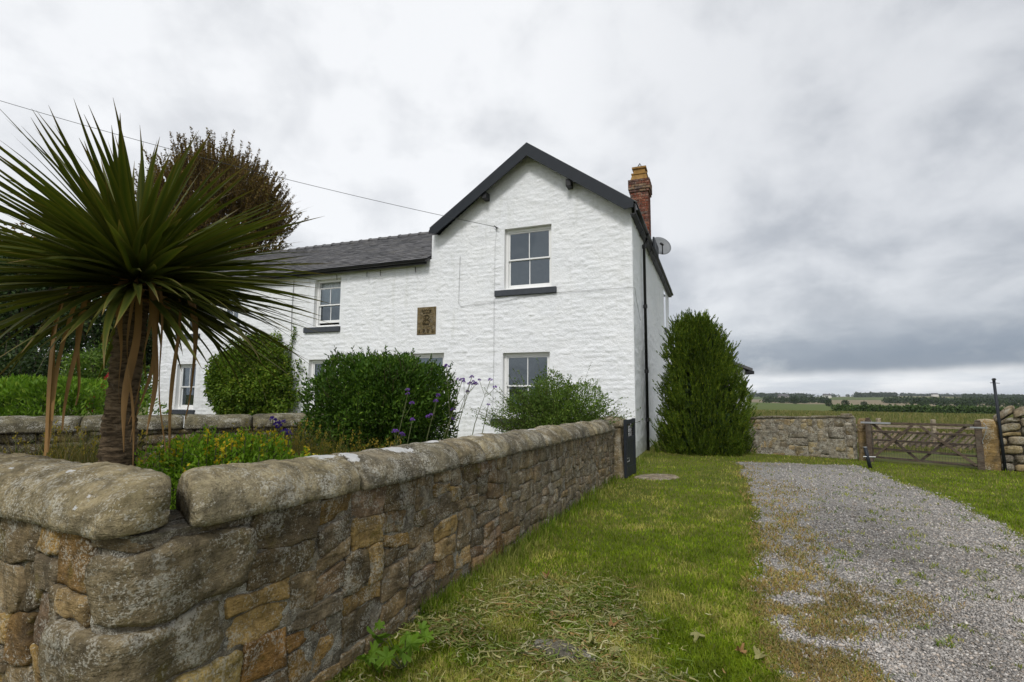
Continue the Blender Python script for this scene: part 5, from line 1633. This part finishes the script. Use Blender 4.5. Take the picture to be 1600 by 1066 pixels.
tree('dark green tree at the left edge behind the palm, nearest the house end', -15.6, 20.3, 3.6, (1.9, 1.8, 2.7), 13000, .16, M['darktree'], 1)
tree('dense dark tree at the far left edge, half hidden by the palm leaves', -19.6, 20.5, 4.2, (2.8, 2.4, 3.4), 17000, .17, M['darktree'], 2)
tree('taller brownish green tree at the far left rising behind the darker ones', -25.5, 25.5, 6.0, (3.8, 3.2, 3.8), 12000, .2, M['bronze'], 3)
tree('low dark bush between the bright hedge and the tall dark trees', -12.4, 15.6, 1.6, (1.5, 1.2, 1.3), 9000, .10, M['shrub'], 4, cat='bush', name='bush')
tree('low dark bush at the far left end behind the bright hedge', -15.5, 15.8, 1.8, (1.8, 1.3, 1.6), 9000, .12, M['darktree'], 5, cat='bush', name='bush')

bhd = thing('leafy_hedge', 'bright green ferny hedge above the low wall at the left edge', 'hedge', (-8.6, 9.4, 0))
P, N = shell(15000, (-8.75, 9.4, .85), (2.25, .7, .84), 4, .09, .22, 50, .1, 4)
D = unit(N * .5 + rdir(len(P)) * .75 + UP * .5)
V, F = leaves(P, D, rng.uniform(.07, .13, len(P)), rng.uniform(.024, .04, len(P)))
part('foliage', V, F, M['bright'], bhd)
tw = MB(); limbs(tw, (-8.75, 9.4, .1), (-8.75, 9.4, .8), (1.9, .5, .6), 24, .02); tw.build('branches', M['twig'], bhd)


def flower_heads(mat, parent, C, r, n=26, size=.012, name='flower'):
    for c in C:
        d = rdir(n); d[:, 2] = np.abs(d[:, 2]) * .8
        V, F = leaves(np.array(c) + d * r * .4, d, r * .75, size)
        part(name, V, F, mat, parent)


hl = thing('red_flowers', 'tall red flowering plant behind the bright hedge, left of the palm trunk', 'flower', (-8.05, 10.4, .3))
tw = MB(); pts = []
lst = []
for k in range(9):
    x, y = -8.05 + random.uniform(-.38, .34), 10.4 + random.uniform(-.2, .2); h = random.uniform(1.45, 2.0)
    tw = MB(); tw.tube([(x, y, .2), (x + .02, y, h)], .010, 4); tw.build('stem', M['gstem'], hl)
    for j in range(random.randint(2, 4)): pts.append((x + random.uniform(-.06, .06), y - .05, h - .12 - j * .13 + random.uniform(-.03, .03)))
    m_ = 30; lst.append(leaves(np.array([x, y, 0]) + np.stack([0 * np.arange(m_), 0 * np.arange(m_), rng.uniform(.5, h, m_)], -1), rdir(m_) * [1, 1, .4], .10, .05))
V, F = join(lst); part('foliage', V, F, M['ivy'], hl)
flower_heads(M['red'], hl, pts, .075, 16, .05)

# ------------------------------------------------------------------ flower bed just inside the wall
ls = thing('yellow_flowers', 'bright green bushy plant with yellow flower spikes just inside the wall corner', 'flowering plant', (-1.85, 3.42, .75))
P, N = shell(17000, (-1.88, 3.45, .87), (.60, .40, .33), 2.2, .28, .8, 60, .70, 4)
D = unit(N * .5 + rdir(len(P)) * .8 + UP * .6)
lst = [leaves(P, D, rng.uniform(.022, .042, len(P)), rng.uniform(.009, .015, len(P)))]
tw = MB(); fl = []
for k in range(90):
    a = random.uniform(0, 6.283); r_ = math.sqrt(random.random())
    x, y = -1.86 + math.cos(a) * r_ * .56, 3.45 + math.sin(a) * r_ * .36
    zt = .88 + .34 * math.sqrt(max(0, 1 - r_ * r_ * .85)) + random.uniform(-.03, .07)
    tw.tube([(x, y, .75), (x + random.uniform(-.03, .03), y, zt)], .004, 4, False)
    m_ = 26; q = np.stack([x + rng.normal(size=m_) * .012, y + rng.normal(size=m_) * .012, rng.uniform(.86, zt - .01, m_)], -1)
    lst.append(leaves(q, rdir(m_) * [1, 1, .5] + UP * .3, .045, .016))
    if random.random() < .8: fl.append((x, y, zt))
V, F = join(lst); part('foliage', V, F, M['loose'], ls); tw.build('stem', M['gstem'], ls, stuff=True)
for (x, y, zt) in fl:
    m_ = 16; q = np.stack([x + rng.normal(size=m_) * .006, y + rng.normal(size=m_) * .006, zt + .02 - rng.uniform(0, .085, m_)], -1)
    V, F = leaves(q, rdir(m_) + UP * .3, .022, .018); part('flower_spike', V, F, M['yellow'], ls)


def grass_clump(label, x, y, z, rx, ry, h, n, cols, heads=None, cat='grass clump', name='grass_clump'):
    o = thing(name, label, cat, (x, y, z))
    P = np.stack([x + rng.normal(size=n) * rx * .5, y + rng.normal(size=n) * ry * .5, 0 * np.arange(n) + z], -1)
    H = h * rng.uniform(.45, 1.05, n); a = rng.uniform(0, 6.283, n); ln = rng.uniform(.05, .38, n)
    lean = np.stack([np.cos(a) * ln, np.sin(a) * ln, 0 * a], -1)
    c = np.array(cols)[rng.integers(0, len(cols), n)] * rng.uniform(.75, 1.25, n)[:, None]
    V, F, C = blades(P, H, .0055, lean, c)
    part('blades', V, F, M['grass'], o, col=C, stuff=True)
    if heads:
        mat, share = heads; lst = []
        sel = np.where(rng.random(n) < share)[0]
        tips = P[sel] + (UP * (1 - .35 * ln[sel][:, None]) + lean[sel] * 1.15) * H[sel][:, None]
        m_ = 7
        q = (tips[:, None, :] - UP * rng.uniform(0, .06, (len(sel), m_))[..., None] + rng.normal(size=(len(sel), m_, 3)) * .006).reshape(-1, 3)
        V, F = leaves(q, rdir(len(q)) * .7 + UP, .022, .011); part('seed_heads', V, F, mat, o, stuff=True)
    return o


TAN = [(.20, .16, .055), (.16, .15, .04), (.10, .13, .03), (.25, .19, .08)]
grass_clump('tall tan grass growing left of the palm trunk base', -3.28, 4.0, .72, .42, .35, .56, 900, TAN, (M['ochre'], .10))
grass_clump('short green weeds between the palm trunk and front wall', -2.72, 3.35, .72, .30, .25, .36, 420, [(.09, .15, .03), (.15, .16, .04), (.2, .17, .06)])
grass_clump('tall feathery tan grass right of the yellow flowers', -2.0, 4.55, .68, .45, .35, .58, 1000, TAN, (M['ochre'], .12))
yw = grass_clump('ochre yellow seeding weeds along the inside of the garden wall', -1.62, 4.85, .60, .62, .45, .52, 850, [(.20, .17, .04), (.11, .13, .03), (.08, .12, .03)], (M['ochre'], .24), 'weeds', 'yellow_weeds')
vi = thing('violet_flowers', 'deep violet flowers on thin stems among the tan grass', 'flower', (-2.1, 4.75, .65))
tw = MB(); pts = []
for (x, z_) in ((-2.14, 1.215), (-2.10, 1.235), (-2.07, 1.15), (-2.02, 1.13), (-2.19, 1.26), (-2.12, 1.19)):
    tw = MB(); tw.tube([(x - .03, 4.78, .6), (x, 4.75, z_)], .004, 4); pts.append((x, 4.74, z_)); tw.build('stem', M['gstem'], vi)
flower_heads(M['violet'], vi, pts, .040, 14, .026)


def verbena(label, d, stems):
    x0 = (stems[0][0] - 800) / 800 * d
    o = thing('verbena', label, 'flower', (x0, d, .5), 'verbena plants behind the garden wall')
    tw = MB(); pts = []
    for (xb, xt, yt, extra) in stems:
        b_ = np.array([(xb - 800) / 800 * d, d + random.uniform(-.1, .1), .5]); t_ = np.array([(xt - 800) / 800 * d, d + random.uniform(-.1, .1), 1.5 + (617 - yt) / 800 * d])
        m_ = (b_ + t_) / 2 + np.array([-.03, 0, .05])
        tw = MB(); tw.tube([b_, m_, t_], [.006, .0055, .004], 5); pts.append(t_); st_ = tw.build('stem', M['gstem'], o)
        for (ex, ey) in extra:
            e_ = np.array([(ex - 800) / 800 * d, d + random.uniform(-.05, .05), 1.5 + (617 - ey) / 800 * d])
            s_ = b_ + (t_ - b_) * random.uniform(.72, .85)
            tw = MB(); tw.tube([s_, (s_ + e_) / 2 + (0, 0, -.01), e_], .0025, 4); pts.append(e_); tw.build('side_stem', M['gstem'], st_)
    for p in pts:
        r_ = random.uniform(.026, .042) * (d / 6.5) ** .5
        dd = rdir(34); dd[:, 2] = np.abs(dd[:, 2]) - .15
        V, F = leaves(p + dd * r_ * .45, dd, r_ * .6, r_ * .42); part('flower_head', V, F, M['purple'], o)


verbena('slender verbena with purple heads against the white wall, leaning right of the clipped bush', 6.5,
        [(694, 723, 594, [(717, 594), (731, 612)]), (699, 738, 590, [(740, 596), (742, 600), (745, 600)]), (708, 735, 600, [(726, 597), (708, 655)]), (728, 767, 594, [(750, 594), (774, 605)]), (752, 764, 632, []), (690, 710, 640, [(697, 571), (699, 573)])])
verbena('shorter verbena with bright purple heads in front of the clipped bush', 5.6,
        [(620, 637, 616, [(639, 610), (644, 631)]), (616, 625, 673, [(620, 674), (631, 677), (632, 680)]), (640, 647, 656, []), (662, 684, 619, [(682, 627), (676, 648), (671, 651)])])

# ------------------------------------------------------------------ lawn grass
def gc_noise(x, y, f, o=0.0): return fbm(np.stack([x * f, y * f, 0 * x + o], -1), 4)


def sample_view(n, xr, yr, p=1.6):
    """points on the ground, thinning with distance"""
    y = rng.uniform(yr[1] ** (1 - p), yr[0] ** (1 - p), n) ** (1 / (1 - p))
    s = rng.uniform(xr[0], xr[1], n)
    return s * y, y


x, y = sample_view(330000, (-.55, 1.18), (2.0, 14.5), 1.9)
wall_out = (x - K[0]) * .922 - (y - K[1]) * .386
sd = drive_sd(x, y)
far_ok = (y < 14.3 - .62 * np.maximum(0, x - 6.3)) & ~((x > 8.5) & (y > 12.4 - .8 * (x - 8.5))) & ~((x > 10.3) & (y > 11.1 - 1.35 * (x - 10.3)))
housein = ((x - C0[0]) * -EV[0] + (y - C0[1]) * -EV[1] < 0) & ((x - C0[0]) * DV[0] + (y - C0[1]) * DV[1] > 0)
ok = (wall_out > .0) & (sd < rng.uniform(-.02, .10, len(x))) & far_ok & ~housein
x, y, sd, wall_out = x[ok], y[ok], sd[ok], wall_out[ok]
n = len(x)
g1 = gc_noise(x, y, .7); g2 = gc_noise(x, y, 2.8, 5); g3 = gc_noise(x, y, 9, 9)
dry = np.clip(.40 + 1.3 * g1 + 1.3 * g2 + .7 * g3, 0, 1)
dry = np.where(x > np.interp(y, GR_Y, GR_X) - .1, dry * .35, dry)
edge = np.clip(1 + sd / .25, 0, 1)                                       # dries out towards the gravel
dry = np.clip(dry + .45 * edge * (x < np.interp(y, GR_Y, GR_X) - 1.0), 0, 1)
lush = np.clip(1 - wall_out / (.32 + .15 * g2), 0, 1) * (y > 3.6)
green = np.array((.125, .200, .008)); lite = np.array((.225, .285, .018)); tan = np.array((.40, .34, .12)); darkg = np.array((.050, .105, .010))
r_ = rng.random(n)[:, None]
c = green * (1 - r_) + lite * r_
dm = (rng.random(n) < dry * .85)[:, None]
c = np.where(dm, tan * rng.uniform(.6, 1.15, (n, 1)) * .75 + c * .25, c)
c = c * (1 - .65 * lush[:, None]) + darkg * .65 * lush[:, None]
c *= (1 + .45 * g3 + .35 * g2)[:, None] * rng.uniform(.8, 1.2, (n, 1))
H = rng.uniform(.022, .050, n) * (1 + .7 * np.clip(g2, 0, 1)) + lush * rng.uniform(.03, .17, n)
Wd = np.clip(.0022 + .0009 * y, .003, .012) * rng.uniform(.7, 1.3, n)
a = rng.uniform(0, 6.283, n); ln = rng.uniform(.1, .9, n) * (1 - .5 * lush)
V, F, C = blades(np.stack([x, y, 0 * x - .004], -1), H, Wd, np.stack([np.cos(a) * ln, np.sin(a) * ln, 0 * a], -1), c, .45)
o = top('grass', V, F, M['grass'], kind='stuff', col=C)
o['label'] = 'short lawn grass with dry straw coloured patches'; o['category'] = 'grass'

# dry moss and weeds along and on the gravel
x, y = sample_view(170000, (.22, 1.15), (2.0, 12.6), 1.9)
sd = drive_sd(x, y); left = (x - np.interp(y, GL_Y, GL_X))
g1 = gc_noise(x, y, 1.3, 21); g2 = gc_noise(x, y, 4.5, 22); g3 = gc_noise(x, y, 12, 23)
pm_ = np.clip(1.7 - left / (.56 + .48 * g1), 0, 1) * np.clip(.85 + 1.9 * g2 + 1.3 * g3, 0, 1)         # brown margin
pw_ = np.clip(g2 * 1.2 + g3 * 1.9 - .62 + .42 * np.clip((y - 4.0) / 3, 0, 1), 0, 1) * .8
fe_ = np.minimum(np.interp(y, GR_Y, GR_X) - x, 12.3 - .2 * (x - 5.2) - y)
pw_ = np.maximum(pw_, np.clip(.9 - fe_ / .35, 0, 1) * np.clip(.4 + 1.5 * g3 + g2, 0, 1))              # weed tufts
rr_ = rng.random(len(x))
brown = (rr_ < pm_) & (sd > -.1); weed = (~brown) & (rr_ < pw_) & (sd > 0)
sel = brown | weed
x, y, brown, g3 = x[sel], y[sel], brown[sel], g3[sel]
n = len(x)
cb = np.array([(.36, .25, .10), (.30, .19, .075), (.42, .33, .15), (.22, .19, .06)])[rng.integers(0, 4, n)]
cwd = np.array([(.17, .22, .03), (.26, .27, .05), (.11, .17, .03), (.30, .28, .09)])[rng.integers(0, 4, n)]
c = np.where((brown & (rng.random(n) < .85))[:, None], cb, cwd) * rng.uniform(.75, 1.25, (n, 1))
H = np.where(brown, rng.uniform(.022, .048, n), rng.uniform(.026, .062, n)); ln = rng.uniform(.4, 1.3, n); a = rng.uniform(0, 6.283, n)
V, F, C = blades(np.stack([x, y, 0 * x + .004 + np.clip(drive_sd(x, y), 0, .3) * .03], -1), H, np.clip(.0028 + .001 * y, .003, .012), np.stack([np.cos(a) * ln, np.sin(a) * ln, 0 * a], -1), c, .5)
o = top('drive_weeds', V, F, M['grass'], kind='stuff', col=C)
o['label'] = 'brown moss and small weeds growing through the gravel drive'; o['category'] = 'weeds'

# ------------------------------------------------------------------ gravel
x, y = sample_view(185000, (.22, 1.16), (2.2, 12.6), 2.0)
sd = drive_sd(x, y); g1 = gc_noise(x, y, 2.2, 31)
ok = sd > rng.uniform(-.06, .10, len(x)) - .02
g2 = gc_noise(x, y, 4.5, 22)
ok &= ~((x - np.interp(y, GL_Y, GL_X) < .7) & (g2 > .02) & (rng.random(len(x)) < .8))
ok &= ~((x - np.interp(y, GL_Y, GL_X) < .5 + .4 * g1) & (rng.random(len(x)) < .55))
x, y, sd = x[ok], y[ok], sd[ok]; n = len(x)
sz_ = np.clip(rng.lognormal(0, .35, n) * .0063, .003, .016) * np.clip(.8 + y * .055, .9, 1.5)
ov = np.array([(1, 0, 0), (0, 1, 0), (-1, 0, 0), (0, -1, 0), (0, 0, 1), (0, 0, -1)], float)
Vg = ov[None] * rng.uniform(.65, 1.25, (n, 6, 1)) + rng.normal(size=(n, 6, 3)) * .22
ax_ = rng.uniform(0, 6.283, n); ca, sa = np.cos(ax_), np.sin(ax_)
Vg[:, :, 2] *= .62
tlt = rng.normal(size=(n, 2)) * .35
Vg[:, :, 2] += Vg[:, :, 0] * tlt[:, :1] + Vg[:, :, 1] * tlt[:, 1:]
Vr = np.stack([Vg[:, :, 0] * ca[:, None] - Vg[:, :, 1] * sa[:, None], Vg[:, :, 0] * sa[:, None] + Vg[:, :, 1] * ca[:, None], Vg[:, :, 2]], -1) * sz_[:, None, None]
Vr += np.stack([x, y, .006 + np.clip(sd, 0, .3) * .03 + sz_ * .35], -1)[:, None, :]
of = np.array([(0, 1, 4), (1, 2, 4), (2, 3, 4), (3, 0, 4), (1, 0, 5), (2, 1, 5), (3, 2, 5), (0, 3, 5)])
F = (np.arange(n)[:, None, None] * 6 + of[None]).reshape(-1, 3)
dk = np.clip(.15 + 1.2 * gc_noise(x, y, .7, 41) + 1.0 * np.clip(1 - np.abs((x - 3.1 - .42 * (y - 4))) / .9, 0, 1) * np.clip((8.5 - y) / 2, 0, 1), 0, 1)
gcol = np.array([(.46, .44, .43), (.38, .365, .36), (.47, .455, .445), (.30, .285, .28), (.42, .37, .33), (.22, .215, .215)])[rng.integers(0, 6, n)]
gcol *= np.array((1.06, 1.03, .965))
gcol *= (1.12 - .62 * dk * (rng.random(n) < .75))[:, None] * rng.uniform(.8, 1.15, (n, 1))
m, nb, out = newmat('gravel_chips')
pbsdf(nb, out, nb.n('ShaderNodeAttribute', _attribute_name='Col').outputs['Color'], .85, .25)
M['chips'] = m
o = top('gravel', Vr.reshape(-1, 3), F, M['chips'], kind='stuff', col=np.repeat(gcol, 6, 0))
o['label'] = 'pale grey crushed stone covering the drive'; o['category'] = 'gravel'

# ------------------------------------------------------------------ cut straw and dead weeds at the wall foot, loose leaves, stones
n = 12500
x = rng.normal(size=n) * .48 + .10; y = 3.05 + rng.normal(size=n) * .55
ex = rng.random(n) < .30
x = np.where(ex, rng.uniform(-.6, .95, n), x); y = np.where(ex, rng.uniform(2.2, 4.3, n), y)
wo = (x - K[0]) * .922 - (y - K[1]) * .386
ok = (wo > .02) & (x < np.interp(y, GL_Y, GL_X) - .15) & (y < 4.4 + .4 * gc_noise(x, y, 2)) & (rng.random(n) < np.clip(.55 + 1.7 * gc_noise(x, y, 2.6, 51), .06, 1))
x, y = x[ok], y[ok]; n = len(x)
L = rng.uniform(.03, .11, n) * (1 + 1.2 * (rng.random(n) < .10)); a = rng.uniform(0, 6.283, n); bnd = rng.normal(size=n) * .9
z0 = rng.uniform(.008, .055, n); tz = rng.normal(size=n) * .22
w = rng.uniform(.0025, .006, n)
V = []; t3 = np.linspace(0, 1, 4)
P = np.stack([x, y, z0], -1)
rows = []
for t in t3:
    aa = a + bnd * (t - .5)
    d = np.stack([np.cos(aa), np.sin(aa), tz * (1 - 1.3 * t)], -1)
    c_ = P + d * (L * t)[:, None]
    nrm_ = np.stack([-np.sin(aa), np.cos(aa), rng.normal(size=n) * .3], -1) * (w * (1 - .7 * t))[:, None]
    rows += [c_ - nrm_, c_ + nrm_]
V = np.stack(rows, 1); V[:, :, 2] = np.maximum(V[:, :, 2], .004); V = V.reshape(-1, 3)
k = np.arange(n)[:, None] * 8
F = np.stack([k + [0, 1, 3, 2], k + [2, 3, 5, 4], k + [4, 5, 7, 6]], 1).reshape(-1, 4)
c = np.array([(.40, .36, .17), (.32, .30, .12), (.22, .26, .07), (.15, .21, .04), (.46, .43, .26), (.14, .19, .04), (.30, .19, .08)])[rng.integers(0, 7, n)] * rng.uniform(.65, 1.15, (n, 1))
o = top('straw', V, F, M['straw'], kind='stuff', col=np.repeat(c, 8, 0))
o['label'] = 'tangled cut grass and dead weeds lying at the foot of the wall'; o['category'] = 'grass clippings'

M['dleaf'] = leaf_mat('fallen_leaf', (.19, .20, .075), (.30, .27, .13), None, .7, .2, .15)
M['bleaf'] = leaf_mat('brown_fallen_leaf', (.20, .11, .045), (.27, .16, .07), None, .7, .2, .1)


def lobed_leaf(nm, r, curl, mat, lob=5):
    V = [(0, 0, .004)]; n_ = 44
    for i_ in range(n_):
        a_ = 2 * math.pi * i_ / n_
        q = r * (.52 + .48 * abs(math.cos(lob / 2 * (a_ - math.pi / 2))) ** 1.3) * (.35 + .65 * min(1, abs(((a_ + math.pi / 2) % (2 * math.pi)) - 0) * 1.3))
        q *= 1 + .07 * math.sin(a_ * 17)
        x_, y_ = q * math.cos(a_), q * math.sin(a_)
        V.append((x_, y_, curl * (x_ * x_ - .5 * y_ * y_) / r + .15 * curl * r * math.sin(a_ * 5)))
    F = [(0, i_ + 1, (i_ + 1) % n_ + 1) for i_ in range(n_)]
    b0 = len(V); V += [(-.002, -.1 * r, .003), (.002, -.1 * r, .003), (.0015, -1.1 * r, .004), (-.0015, -1.1 * r, .004)]; F.append((b0, b0 + 1, b0 + 2, b0 + 3))
    return mesh_from(nm, V, F, mat)


fl_ = [lobed_leaf('fallen_leaf', .045, .8, M['dleaf']), lobed_leaf('fallen_leaf', .055, -.7, M['dleaf']), lobed_leaf('fallen_leaf', .038, 1.1, M['bleaf'])]
for k, (x, y, t, lab) in enumerate(((.43, 3.98, 0, 'pale green fallen leaf furthest from the camera, near the wall foot'), (.76, 3.62, 1, 'fallen leaf in the grass in the middle of the lawn strip'), (.49, 3.22, 0, 'curled pale leaf beside the flat grey stone'),
                                 (.66, 3.46, 2, 'brown curled leaf lying in the mown grass'), (.27, 2.78, 1, 'large pale leaf at the bottom edge on the cut straw'), (1.42, 3.08, 0, 'pale lobed leaf lying at the lawn edge by the gravel'),
                                 (1.16, 3.33, 1, 'fallen leaf in the lawn halfway between straw and gravel'), (.60, 3.10, 1, 'greenish leaf on the straw right of the flat grey stone'), (1.33, 3.12, 2, 'small brown leaf near the gravel edge'), (.30, 4.35, 2, 'brown leaf close to the long dark grass at the wall'))):
    o = bpy.data.objects.new('fallen_leaf', fl_[t]); COL.objects.link(o)
    o.location = (x, y, .045); o.rotation_euler = (random.uniform(-.4, .4), random.uniform(-.4, .4), random.uniform(0, 6.28)); o.scale = (.9,) * 3
    o['label'] = lab; o['category'] = 'leaf'; o['group'] = 'fallen leaves on the lawn'


def flat_stone(name, label, c, rx, ry, h, rot, colr, seed):
    n_ = 40; V = []; rings = [(1.0, -.05), (1.0, h * .35), (.93, h * .85), (.75, h), (.4, h * 1.02), (.05, h)]
    for (k_, z_) in rings:
        for i_ in range(n_):
            a_ = 2 * math.pi * i_ / n_
            q = 1 + .22 * float(fbm(np.array([math.cos(a_) * 1.4 + seed, math.sin(a_) * 1.4, seed]), 3)) * 1.6
            x_, y_ = rx * q * k_ * math.cos(a_), ry * q * k_ * math.sin(a_)
            V.append((c[0] + x_ * math.cos(rot) - y_ * math.sin(rot), c[1] + x_ * math.sin(rot) + y_ * math.cos(rot), z_ + .012 * float(fbm(np.array([x_ * 9, y_ * 9, seed]), 3))))
    F = [(j * n_ + i_, j * n_ + (i_ + 1) % n_, (j + 1) * n_ + (i_ + 1) % n_, (j + 1) * n_ + i_) for j in range(len(rings) - 1) for i_ in range(n_)]
    F.append(tuple(range((len(rings) - 1) * n_, len(rings) * n_)))
    top(name, V, F, M['stone'], label=label, cat='stone', smooth=True, color=colr)


flat_stone('flat_stone', 'flat grey stone half buried in cut straw near the bottom edge', (.30, 3.16), .20, .09, .05, -.5, (.17, .16, .13), 2.0)
flat_stone('stepping_stone', 'flat worn doorstep stone in the grass in front of the black gate', (2.72, 9.75), .42, .30, .03, .3, (.30, .25, .18), 5.0)

wd_ = thing('broadleaf_weed', 'green round leaved weed growing at the foot of the wall, bottom edge', 'weed', (-.62, 2.95, 0))
lm = [lobed_leaf('leaf', .075, .6, M['bright'], 7), lobed_leaf('leaf', .06, -.5, M['bright'], 7)]
tw = MB()
for k in range(13):
    p = np.array([-.66 + random.uniform(-.10, .22), 2.88 + random.uniform(-.10, .25), random.uniform(.06, .27)])
    if (p[0] - K[0]) * .922 - (p[1] - K[1]) * .386 < .06: p[0] += .12
    tw.tube([(-.58, 2.97, 0), p * .6 + np.array([-.58, 2.97, .1]) * .4, p], .0025, 4, False)
    inst('leaf', random.choice(lm), wd_, p, (random.uniform(.3, 1.2), random.uniform(-.3, .5), random.uniform(0, 6.28)), (random.uniform(.6, 1.05),) * 3)
tw.build('stem', M['gstem'], wd_, stuff=True)

# ------------------------------------------------------------------ meadow beyond the walls, hedges, woods, farms
x, y = sample_view(95000, (.34, 1.15), (14.5, 75), 1.75)
ok = (y > 14.9 - .66 * (x - 9.05)) & ~((x < 10.4) & (y < 27) & (x > 4) & (y > 21.5)) & (y > 15.2 - .62 * (x - 6.3)) & ~((x < 12.6) & (y < 14.4))
x, y = x[ok], y[ok]; n = len(x)
g1 = gc_noise(x, y, .12, 61); g2 = gc_noise(x, y, .9, 62)
mow = np.clip(1 - (y - 15.5) / 4, 0, 1)
c = np.array([(.13, .145, .045), (.19, .175, .065), (.085, .12, .030), (.25, .21, .10)])[rng.integers(0, 4, n)] * (1 + .35 * g1 + .3 * g2)[:, None] * rng.uniform(.8, 1.2, (n, 1))
H = rng.uniform(.22, .55, n) * np.where(y < 18.5, .35, 1); a = rng.uniform(0, 6.283, n); ln = rng.uniform(.05, .45, n)
V, F, C = blades(np.stack([x, y, gz(x, y) - .012], -1), H, np.clip(.0010 * y, .012, .06), np.stack([np.cos(a) * ln, np.sin(a) * ln, 0 * a], -1), c, .35)
o = top('meadow_grass', V, F, M['grass'], kind='stuff', col=C)
o['label'] = 'long pale meadow grass in the field beyond the walls'; o['category'] = 'grass'


def gzs(x, y): return float(gz(np.array(float(x)), np.array(float(y))))


M['farleaf'] = leaf_mat('distant_wood_leaf', (.016, .032, .012), (.042, .066, .022), None, .7, .1, .1)
M['hedgefar'] = leaf_mat('field_hedge_leaf', (.030, .060, .014), (.065, .11, .024), None, .6, .2, .15)
lst = []
for k in range(260):
    u = k / 259; px = 1300 + u * 420; d = 112 - 8 * u + random.uniform(-1.0, 1.0)
    x = (px - 800) / 800 * d; z = gzs(x, d)
    P, N = shell(34, (x, d, z + .45), (1.1, .7, random.uniform(.7, 1.05)), 2, .2, .4, k)
    lst.append(leaves(P, unit(N + rdir(len(P))), rng.uniform(.35, .6, len(P)), .32))
V, F = join(lst)
o = top('field_hedge', V, F, M['hedgefar'], label='dark green hedge line across the far side of the meadow', cat='hedge')


def blob(px, d, h, nq=26):
    x = (px - 800) / 800 * d; z = gzs(x, d)
    P, N = shell(nq, (x, d, z + h * .48), (h * random.uniform(.42, .62), h * .5, h * random.uniform(.42, .55)), 2, .25, .5, px)
    return leaves(P, unit(N * .6 + rdir(len(P))), rng.uniform(.35, .6, len(P)) * h, rng.uniform(.28, .42, len(P)) * h)


lst = []
for k in range(380):
    px = random.uniform(1380, 1660) if random.random() < .74 else random.uniform(1190, 1290)
    lst.append(blob(px, random.uniform(380, 560), random.uniform(2.6, 4.6)))
for k in range(60): lst.append(blob(random.uniform(1420, 1640), random.uniform(260, 330), random.uniform(2.2, 3.4)))
for k in range(240): lst.append(blob(random.uniform(1405, 1520), random.uniform(1280, 1420), random.uniform(6, 8.5)))
for k in range(150): lst.append(blob(random.uniform(1335, 1398), random.uniform(950, 1080), random.uniform(5, 8)))
for k in range(230): lst.append(blob(random.uniform(1500, 1700), random.uniform(650, 1100), random.uniform(4, 6.5)))
for k in range(150): lst.append(blob(random.uniform(1150, 1270), random.uniform(900, 1400), random.uniform(5, 8)))
for k in range(50): lst.append(blob(random.uniform(1190, 1420), random.uniform(1100, 1500), random.uniform(4, 8)))
V, F = join(lst)
o = top('woodland', V, F, M['farleaf'], kind='stuff'); o['label'] = 'dark woods scattered over the distant hills'; o['category'] = 'woodland'
for k, (px, d, h, lab) in enumerate(((1292, 235, 2.6, 'small round tree in the distant fields, left of the dark hedge end'), (1318, 240, 2.9, 'round dark tree in the distant fields, right of its smaller neighbour'), (1347, 250, 2.5, 'lone bushy tree in the distant fields above the left gate post'),
                                  (1240, 330, 3.6, 'bushy tree in the distant fields above the yard wall'), (1500, 215, 2.6, 'dark round tree in the distant fields left of the black pole'), (1580, 210, 2.7, 'dark round tree in the distant fields right of the black pole'))):
    x = (px - 800) / 800 * d; z = gzs(x, d)
    o = thing('field_tree', lab, 'tree', (x, d, z), 'trees standing in the distant fields')
    P, N = shell(420, (x, d, z + h * .55), (h * .5, h * .45, h * .45), 2, .22, .5, px)
    V, F = leaves(P, unit(N * .6 + rdir(len(P))), rng.uniform(.12, .22, len(P)) * h, .11 * h); part('crown', V, F, M['farleaf'], o)
    mb = MB(); mb.tube([(x, d, z - .3), (x, d, z + h * .5)], .05 * h, 6); mb.build('trunk', M['trunk'], o)
M['farwhite'] = plain('distant_limewash', (.62, .60, .56), .9, .1)
for (px, d, lab) in ((1222, 640, 'tiny white farmhouse on the distant hillside, nearest the conifer'), (1458, 1120, 'tiny pale farmhouse below the ridge wood in the distance'), (1290, 900, 'tiny pale farmhouse in the distance above the yard wall')):
    x = (px - 800) / 800 * d; z = gzs(x, d)
    o = thing('farmhouse', lab, 'house', (x, d, z), 'farmhouses on the distant hills')
    mb = MB(); mb.box(lambda a, b_, c: np.array([x + a, d + b_, z + c]), -6, 6, -3, 3, -2, 4.5); mb.build('wall', M['farwhite'], o)
    mb = MB(); mb.add([(x - 6.3, d - 3.4, z + 4.4), (x + 6.3, d - 3.4, z + 4.4), (x + 6.3, d + 3.4, z + 4.4), (x - 6.3, d + 3.4, z + 4.4), (x - 6.3, d, z + 7.4), (x + 6.3, d, z + 7.4)], [(0, 1, 5, 4), (2, 3, 4, 5), (0, 4, 3), (1, 2, 5), (3, 2, 1, 0)])
    mb.build('roof', M['slate'], o)


# ------------------------------------------------------------------ thin air over the far fields
m, nb, out = newmat('haze_air')
pv = nb.n('ShaderNodeVolumePrincipled', Color=(0.78, 0.84, 0.92, 1), Density=0.00014, Anisotropy=0.0)
nb.link(pv.outputs[0], out.inputs['Volume'])
mb = MB(); mb.box(lambda a, b_, c: np.array([a, b_, c]), -7400, 7400, -7400, 7400, -58, 36)
hz = mb.top('haze', m, kind='stuff')
hz['label'] = 'thin grey air over the distant fields'; hz['category'] = 'haze'
